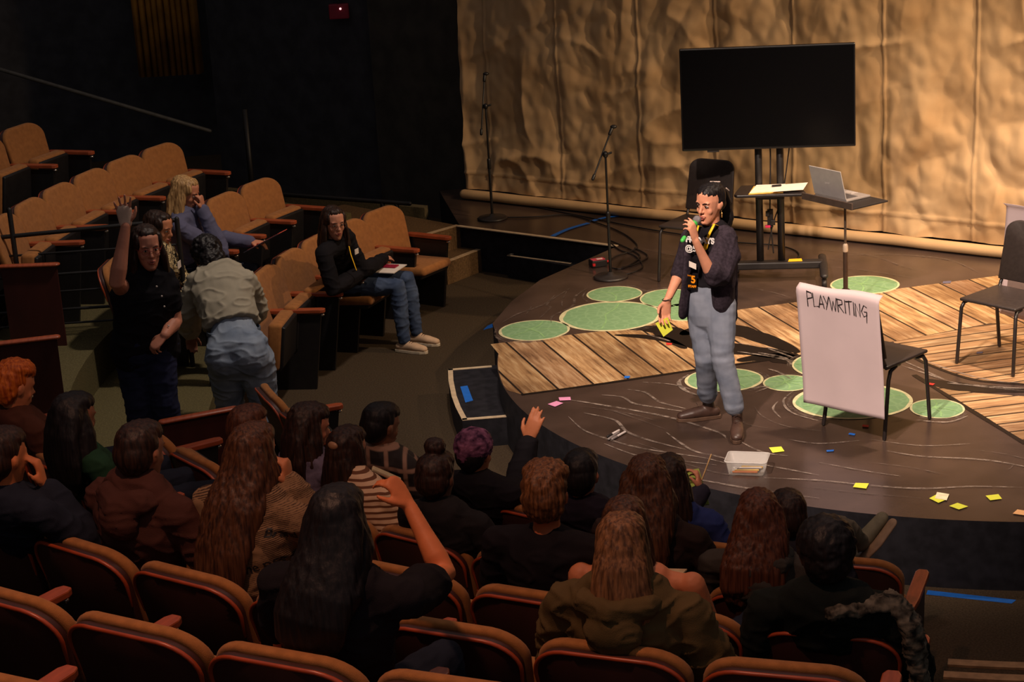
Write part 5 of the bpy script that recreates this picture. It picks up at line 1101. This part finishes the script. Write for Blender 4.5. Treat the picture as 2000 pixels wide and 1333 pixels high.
p = B.nb+B.fw*.125-B.sc*.09-UP*.10; link('name_tag', MB().add(box(p, (.055, .004, .04), frame(B.sc, -B.fw))).mesh(), wpap, B.root, False, world=True)
p = B.pe+B.fw*.32+UP*.088; R_ = frame(B.sp, B.fw); o = link('paper_sheet', MB().add(box(p, (.26, .22, .006), R_)).mesh(), wpap, smooth=False); centre(o); tag(o, 'white printed papers on the lap of the seated woman with glasses', 'paper')
o = link('phone', MB().add(box(p+UP*.009-B.fw*.0-B.sp*.04, (.08, .13, .010), R_)).mesh(bevel=.003), mat('phone_red', (150, 30, 56), .4), smooth=False); centre(o); tag(o, 'dark red phone lying on the white papers of the woman with glasses', 'phone')
# ------------------------------------------------------- two women of the second row at the left
B = audience(360, 344, 1, 166.5, 'blonde woman in a blue shirt leaning her chin on her hand at the left', 'bob', 'blonde', (190, 126, 96), topm=cloth('blue_grey', (92, 92, 116), .1), face=True, vox=.007, headdir=(.9, -.25, -.2), shw=.2,
    arms={'WR': lambda B: B.hc+B.fw*.115-UP*.13-B.sp*.0, 'ER': lambda B: B.pe+B.fw*.30+UP*.16+B.sp*.12, 'EL': lambda B: B.SL-UP*.2+B.fw*.14, 'WL': lambda B: B.pe+B.fw*.42+UP*.20-B.sp*.12}, hand_spec={'R': {'D': V((0, 0, 1)), 'curl': 1.0, 'N': V((-.9, .2, 0))}, 'L': {'curl': .5}})
p = B.WL+B.fw*.12+UP*.0; o = link('clipboard', MB().add(box(p, (.24, .30, .006), frame(V((-.15, -.9, .1)), V((.8, -.25, .42))))).mesh(), mat('board_dark', (60, 54, 66), .6), smooth=False); centre(o); tag(o, 'dark clipboard held up by the blonde woman', 'clipboard')
o = link('folder', MB().add(box(p+V((.02, 0, .012)), (.22, .28, .004), frame(V((-.15, -.9, .1)), V((.8, -.25, .42))))).mesh(), mat('coral_paper', (236, 96, 80), .7), smooth=False); centre(o); tag(o, 'coral papers on the clipboard of the blonde woman', 'paper')
leo = bpy.data.materials.new('leopard_print'); leo.use_nodes = True; nt = leo.node_tree; b_ = nt.nodes['Principled BSDF']; b_.inputs['Roughness'].default_value = .8; tc = nt.nodes.new('ShaderNodeTexCoord'); nz = nt.nodes.new('ShaderNodeTexNoise'); nz.inputs['Scale'].default_value = 34; nz.inputs['Distortion'].default_value = 2.2; nt.links.new(tc.outputs['Object'], nz.inputs[0]); rp = nt.nodes.new('ShaderNodeValToRGB'); rp.color_ramp.elements[0].position = .46; rp.color_ramp.elements[0].color = srgb(30, 26, 20); rp.color_ramp.elements[1].position = .52; rp.color_ramp.elements[1].color = srgb(214, 190, 140); nt.links.new(nz.outputs[0], rp.inputs[0]); nt.links.new(rp.outputs[0], b_.inputs['Base Color'])
B = audience(308, 412, 1, 176.0, 'woman in a leopard print top with a name tag seated behind the waving woman', 'long', 'darkbrown', (196, 128, 92), topm=leo, face=True, vox=.008, headdir=(.9, -.4, -.1), L=.2, shw=.19)
p = B.nb+B.fw*.14-B.sc*.0-UP*.12; link('name_tag', MB().add(box(p, (.07, .004, .05), frame(B.sc, -B.fw))).mesh(), wpap, B.root, False, world=True)
# ------------------------------------------------------- the audience in the centre block
news = bpy.data.materials.new('newsprint_cloth'); news.use_nodes = True; nt = news.node_tree; b_ = nt.nodes['Principled BSDF']; b_.inputs['Roughness'].default_value = .85; b_.inputs['Specular IOR Level'].default_value = .1
tc = nt.nodes.new('ShaderNodeTexCoord'); mp = nt.nodes.new('ShaderNodeMapping'); mp.inputs['Rotation'].default_value = (0.1, .25, -.4); nt.links.new(tc.outputs['Object'], mp.inputs[0])
n1 = nt.nodes.new('ShaderNodeTexNoise'); n1.inputs['Scale'].default_value = 90; m2 = nt.nodes.new('ShaderNodeMapping'); m2.inputs['Scale'].default_value = (1, 1, 1.6); nt.links.new(mp.outputs[0], m2.inputs[0]); nt.links.new(m2.outputs[0], n1.inputs[0])
w1 = nt.nodes.new('ShaderNodeTexWave'); w1.bands_direction = 'Z'; w1.inputs['Scale'].default_value = 46; w1.inputs['Distortion'].default_value = 1.5; nt.links.new(mp.outputs[0], w1.inputs[0]); v1 = nt.nodes.new('ShaderNodeTexVoronoi'); v1.inputs['Scale'].default_value = 11; v1.distance = 'CHEBYCHEV'; nt.links.new(mp.outputs[0], v1.inputs[0])
ma = nt.nodes.new('ShaderNodeMath'); ma.operation = 'MULTIPLY'; nt.links.new(n1.outputs[0], ma.inputs[0]); nt.links.new(w1.outputs['Fac'], ma.inputs[1]); sx_ = nt.nodes.new('ShaderNodeSeparateColor'); nt.links.new(v1.outputs['Color'], sx_.inputs[0])
mb_ = nt.nodes.new('ShaderNodeMath'); mb_.operation = 'MULTIPLY'; nt.links.new(ma.outputs[0], mb_.inputs[0]); nt.links.new(sx_.outputs[0], mb_.inputs[1]); rp = nt.nodes.new('ShaderNodeValToRGB'); rp.color_ramp.elements[0].position = .12; rp.color_ramp.elements[0].color = srgb(128, 100, 74); rp.color_ramp.elements[1].position = .3; rp.color_ramp.elements[1].color = srgb(62, 46, 38); nt.links.new(mb_.outputs[0], rp.inputs[0]); nt.links.new(rp.outputs[0], b_.inputs['Base Color'])
plaid = bpy.data.materials.new('plaid_cloth'); plaid.use_nodes = True; nt = plaid.node_tree; b_ = nt.nodes['Principled BSDF']; b_.inputs['Roughness'].default_value = .85; tc = nt.nodes.new('ShaderNodeTexCoord'); mx = nt.nodes.new('ShaderNodeMath'); mx.operation = 'MAXIMUM'
for k, ax in enumerate('XZ'):
    wv = nt.nodes.new('ShaderNodeTexWave'); wv.bands_direction = ax; wv.inputs['Scale'].default_value = 3.2; nt.links.new(tc.outputs['Object'], wv.inputs[0]); nt.links.new(wv.outputs['Fac'], mx.inputs[k])
rp = nt.nodes.new('ShaderNodeValToRGB'); rp.color_ramp.elements[0].position = .8; rp.color_ramp.elements[0].color = srgb(34, 26, 24); rp.color_ramp.elements[1].position = .96; rp.color_ramp.elements[1].color = srgb(150, 116, 96); nt.links.new(mx.outputs[0], rp.inputs[0]); nt.links.new(rp.outputs[0], b_.inputs['Base Color'])
stripe = wavemat('striped_cloth', (104, 66, 44), (206, 174, 142), 11, 'Z', thr=.34, dist=.6)
camo = mat('camo_print', (34, 32, 30), .9, rgb2=(120, 112, 98), scale=26, spec=.1)
# nearest: long black hair, arm up
def lifted(dx, dy, dz): return lambda B: B
B = audience(655, 948, 4, 242.75, 'person with long straight black hair and black T-shirt lifting the right arm', 'long', 'black', (196, 112, 66), L=.29, topm=cloth('black_tee', (26, 23, 27)), sleeve=.62, vox=.0065, hw=1.0, amp=.008, w=1.1, shw=.21, loose=.02,
    arms={'ER': PY(868, 1122, 5.62), 'WR': PY(800, 990, 5.75)}, hand_spec={'R': {'D': V((-.55, .25, .9)), 'N': V((-.75, .5, -.3)), 'curl': .9, 's': 1.0}})
gl = B.WR+V((-.07, .06, .09)); o = link('pen_case', MB().add(box(gl, (.10, .03, .012), Matrix.Rotation(.5, 3, 'Y'))).mesh(bevel=.004), mat('case_pale', (150, 140, 110), .4), smooth=False); centre(o); tag(o, 'small pale case held between the fingers of the raised hand', 'case')
# olive jacket
B = audience(1213, 1003, 3, 247.4, 'person with light brown hair and an olive jacket seated in the third-nearest row', 'bob', 'lightbrown', (176, 120, 92), topm=cloth('olive', (88, 72, 46), .14, 5), name='jacket', vox=.009, hw=.88, amp=.014, shw=.21, w=1.16, loose=.03, g=.02, hood=True, seed=5, pitch=-.35)
# long brown hair, newsprint
B = audience(490, 826, 3, 235.1, 'person with very long brown hair and a newspaper-print jacket, one hand at the face', 'long', 'brown', (186, 116, 76), L=.52, topm=news, name='jacket', vox=.009, hw=.98, amp=.010, shw=.21, w=1.12, loose=.025, g=.018, seed=2,
    arms={'WR': lambda B: B.hc+B.fw*.06+B.sp*.10-UP*.13, 'ER': lambda B: B.SR-UP*.24+B.fw*.17+B.sp*.06}, hand_spec={'R': {'D': V((0, 0, 1)), 'N': V((-1, .3, 0)), 'curl': .9}})
def print_on(B, txt, dx, dz, size, roll, dark=True):
    o_ = B.top; cu = bpy.data.curves.new('t', 'FONT'); cu.body = txt; cu.size = size; cu.align_x = 'CENTER'; cu.offset = .0006
    t_ = bpy.data.objects.new('t', cu); col.objects.link(t_); me = bpy.data.meshes.new_from_object(t_.evaluated_get(bpy.context.evaluated_depsgraph_get())); bpy.data.objects.remove(t_)
    bm = bmesh.new(); bm.from_mesh(me); bmesh.ops.subdivide_edges(bm, edges=[e for e in bm.edges if e.calc_length() > size*.5], cuts=3); bmesh.ops.triangulate(bm, faces=bm.faces); bm.to_mesh(me); bm.free()
    c_, s_ = math.cos(roll), math.sin(roll); x_ = B.sp; y_ = (B.nb-B.pe).normalized(); n_ = B.fw
    for v in me.vertices:
        u, w_ = v.co.x*c_-v.co.y*s_+dx, v.co.x*s_+v.co.y*c_+dz; p = B.nb+x_*u+y_*w_-n_*.6-V(B.root.location)
        ok, loc, nn, _ = o_.ray_cast(p, n_); v.co = (loc+nn*.003) if ok else p+n_*.45
    link('lettering', me, ink, B.root, smooth=False)
print_on(B, 'the new day', .19, -.20, .05, .35); print_on(B, 'Brand', .19, -.10, .045, -.1)
# hooded maroon
B = audience(270, 822, 3, 231.0, 'person with short dark hair in a maroon hooded sweatshirt in the third-nearest row', 'short', 'darkbrown', (150, 96, 70), topm=cloth('maroon', (72, 44, 38), .12, 6), name='hoodie', vox=.010, amp=.010, shw=.215, w=1.16, hood=True, seed=8, loose=.025, g=.02, legs=cloth('khaki_trousers', (128, 88, 54)))
HOOD = B
# navy at the far left
B = audience(-2, 834, 3, 226.6, 'person in a navy top at the far left edge holding a hand to the face', 'short', 'darkbrown', (196, 116, 70), topm=cloth('navy', (34, 38, 50)), sleeve=1.9, vox=.010, shw=.21, w=1.1, seed=12, legs=cloth('grey_trousers', (104, 98, 84)), loose=.02,
    arms={'WR': lambda B: B.hc+B.fw*.12+B.sp*.06-UP*.14, 'ER': lambda B: B.SR-UP*.22+B.fw*.2+B.sp*.04}, hand_spec={'R': {'D': V((-.1, 0, 1)), 'N': V((-1, .0, 0)), 'curl': .5}})
def lap_paper(B, label, m, name='paper_sheet', side=.12, cat='paper'):
    p = B.pe+B.fw*.34+B.sp*side+UP*.105; o = link(name, MB().add(box(p, (.21, .28, .006), frame(B.sp+UP*.12, B.fw))).mesh(), m, smooth=False); centre(o); return tag(o, label, cat)
lap_paper(HOOD, 'cream paper on the lap of the person in the maroon hoodie', mat('cream_paper', (206, 180, 140), .8))
# red hair
B = audience(22, 706, 2, 214.2, 'person with short curly orange-red hair at the far left edge', 'tousled', 'red', (196, 120, 80), topm=cloth('brown_knit', (74, 44, 34)), vox=.009, headdir=(.75, .62, -.15), seed=14)
B = audience(140, 766, 2, 218.85, 'person with long dark hair and a green collar seated right of the red-haired person', 'long', 'black', (140, 90, 66), L=.22, topm=cloth('dark_green', (34, 62, 44)), vox=.011, seed=15, hw=1.15)
# tousled short hair, black tee
B = audience(1063, 905, 2, 242.3, 'person with tousled reddish brown short hair and black T-shirt amid the audience', 'tousled', 'tousled', (176, 96, 58), topm=cloth('black_tee', (26, 23, 27)), sleeve=.7, high=.90, vox=.0075, shw=.215, w=1.14, amp=.008, seed=18, g=.016, loose=.02, hs=1.04)
lap_paper(B, 'tan notebook on the lap of the tousle-haired person in black', mat('tan_notebook', (196, 168, 128), .7), 'notebook', .2, 'notebook')
B = audience(1218, 972, 2, 246.9, 'person with brown hair, bare shoulders and a teal top just beyond the olive jacket', 'bob', 'brown', (196, 122, 84), topm=cloth('teal', (22, 74, 76), .2, 6), name='top', sleeve=0, high=.66, vox=.008, seed=19, hw=.95, shw=.215, w=1.14, g=.012)
B = audience(1612, 1016, 2, 251.6, 'person with curly black hair in the rightmost seat, camouflage scarf on the shoulder', 'afro', 'black', (110, 72, 54), topm=cloth('black_green', (26, 30, 28)), vox=.010, shw=.22, w=1.2, seed=20, hs=1.08, loose=.03, g=.02)
link('printed_scarf', remesh(MB().add(loft([B.nb+B.sc*.03-B.fw*.09, B.SR+UP*.06-B.fw*.03, B.SR+B.sc*.07-UP*.03-B.fw*.04, B.SR+B.sc*.10-UP*.24-B.fw*.02, B.SR+B.sc*.08-UP*.36], [(.035, .03), (.05, .035), (.06, .04), (.05, .035), (.03, .02)], side=-B.fw, n=14)), .008, 2, wrinkle(.012, 4, 22)), camo, B.root, world=True)
# second row from the stage
B = audience(482, 790, 1, 221.6, 'person with reddish brown hair beyond the long-haired person', 'short', 'auburn', (170, 104, 74), topm=cloth('dark_plum', (50, 34, 40)), vox=.011, seed=21)
B = audience(600, 786, 1, 224.4, 'person with dark bobbed hair and a lavender grey knitted sleeve looking right', 'bob', 'darkbrown', (186, 118, 88), topm=cloth('lavender_knit', (104, 96, 116), .2, 40), vox=.009, seed=22, headdir=(.9, .45, -.1))
o = link('phone', MB().add(box(B.WR+B.fw*.1+UP*.03, (.07, .14, .01), frame(B.sp, (B.fw*.8+UP*.4)))).mesh(bevel=.002), mat('phone_red', (150, 30, 56), .4), smooth=False); centre(o); tag(o, 'dark red phone held by the person in the lavender knit', 'phone')
B = audience(676, 832, 1, 229.65, 'person in a brown and cream striped T-shirt with clipped-up dark hair', 'bob', 'darkbrown', (186, 120, 88), topm=stripe, sleeve=.8, vox=.009, seed=23, hw=.85, amp=.005, w=1.02)
link('hair_clip', MB().add(ell(B.hc+B.hR @ V((0, -.11, .05)), (.03, .014, .02), B.hR)).mesh(), mat('clip_tan', (150, 110, 80), .4), B.root, world=True)
B = audience(850, 882, 1, 234.0, 'person with a topknot and dark top in the second row from the stage', 'bun', 'darkbrown', (110, 74, 56), topm=cloth('charcoal', (34, 32, 34)), vox=.011, seed=24)
B = audience(1262, 890, 1, 242.6, 'person with very long brown hair and a dark top nearest the stage rim', 'long', 'brown', (176, 112, 84), L=.30, topm=cloth('dark_umber', (44, 34, 32), .2, 6), vox=.010, seed=25, hw=1.12, shw=.205, w=1.12, hs=1.08, g=.01)
B = audience(1480, 957, 1, 247.6, 'person with long brown hair and a grey hooded top in front of the rightmost seats', 'long', 'auburn', (160, 104, 78), L=.30, topm=cloth('dark_grey_hood', (62, 58, 54), .15), name='hoodie', hood=True, vox=.010, seed=26, hw=1.1, hs=1.04, shw=.2)
# front row
B = audience(742, 786, 0, 218.6, 'person with short black hair and a dark plaid shirt in the front row', 'short', 'black', (128, 84, 60), topm=plaid, vox=.009, seed=27, rad=5.03, headdir=(.75, .65, -.1), hs=1.05)
B = audience(926, 840, 0, 227.6, 'person with a purple floral headscarf raising the right hand in the front row', 'short', 'black', (190, 116, 78), topm=cloth('black_knit', (28, 26, 30)), sleeve=1.9, vox=.0065, seed=28, loose=.02, rad=5.03,
    arms={'ER': PY(1012, 948, 9.35), 'WR': PY(1032, 862, 9.5)}, hand_spec={'R': {'D': V((.34, .1, .9)), 'N': V((.35, .75, -.2)), 'curls': [.08, .1, .14, .2], 'thumb': .35, 's': 1.12, 'spread': .02}})
flo = mat('floral_scarf', (52, 26, 50), .8, rgb2=(146, 92, 122), scale=24, spec=.15, bump=.5, bscale=40)
link('headscarf', remesh(MB().add(ell(B.hc+B.hR @ V((0, -.022, .05)), (.097, .108, .092), B.hR, 18, 12)).add(ell(B.hc+B.hR @ V((0, -.08, .02)), (.06, .05, .06), B.hR)), .007, 2, wrinkle(.006, 3, 24)), flo, B.root, world=True)
B = audience(1133, 878, 0, 235.2, 'person with short dark hair looking down at a green notebook in the front row', 'short', 'black', (170, 106, 78), topm=cloth('navy_dots', (34, 30, 40)), vox=.0075, seed=29, rad=5.03, hs=1.05,
    arms={'WR': lambda B: B.pe+B.fw*.30+B.sp*.22+UP*.30, 'ER': lambda B: B.SR-UP*.2+B.fw*.13+B.sp*.13}, hand_spec={'R': {'curl': .8, 'D': V((-.1, .3, .8)), 'N': V((-.9, .2, 0))}})
p = B.WR+V((-.05, .05, .0)); Rn = frame(V((1, .2, .05)), V((.1, .6, .6))); o = link('notebook', MB().add(box(p, (.15, .20, .012), Rn)).mesh(bevel=.002), mat('notebook_green', (128, 140, 44), .6), smooth=False); centre(o); tag(o, 'olive green notebook held up by a person in the front row', 'notebook')
A_ = B.WR+V((.01, .02, .06)); o = link('pencil', MB().add(loft([A_, A_+V((.05, .0, .13))], .004, n=8)).mesh(), mat('pencil_wood', (200, 160, 110), .5)); centre(o); tag(o, 'pale pencil pointing up from the hand beside the green notebook', 'pencil')
B = audience(1306, 888, 0, 239.8, 'person with dark hair and a blue sleeve sitting beyond the long brown hair', 'bob', 'darkbrown', (176, 116, 88), topm=cloth('royal_blue', (46, 58, 110), .15), vox=.010, seed=30, rad=5.03, legs=DEN)
B = audience(1538, 957, 0, 247.2, 'person with dark hair at the right of the front row, one leg crossed', 'short', 'darkbrown', (160, 104, 78), topm=cloth('dark_slate', (44, 42, 50)), vox=.010, seed=31, rad=5.03, legs=cloth('grey_trousers', (104, 98, 84)), shoes=False,
    arms={'KR': PY(1640, 1030, 8.7), 'AR': PY(1680, 1062, 8.85)})
A = B.AR; sm_ = MB().add(loft([A+V((-.05, .0, -.03)), A+V((.03, .02, .02)), A+V((.12, .05, .11))], [(.04, .035), (.046, .036), (.036, .024)], side=V((.5, -.6, .0)), n=14)); link('sneaker', remesh(sm_, .007, 2), mat('sneaker_khaki', (112, 104, 82), .7), B.root, world=True)
link('sole', MB().add(loft([A+V((-.01, -.045, -.075)), A+V((.08, -.03, .01)), A+V((.16, .0, .10))], [(.035, .012), (.04, .012), (.034, .011)], side=V((.5, -.6, .3)), n=12)).mesh(), mat('sole_tan', (150, 122, 96), .6), B.root, world=True)
shoe(B.root, B.AL, B.fw, mat('shoe_black', (34, 30, 30), .6), zf=B.z0)
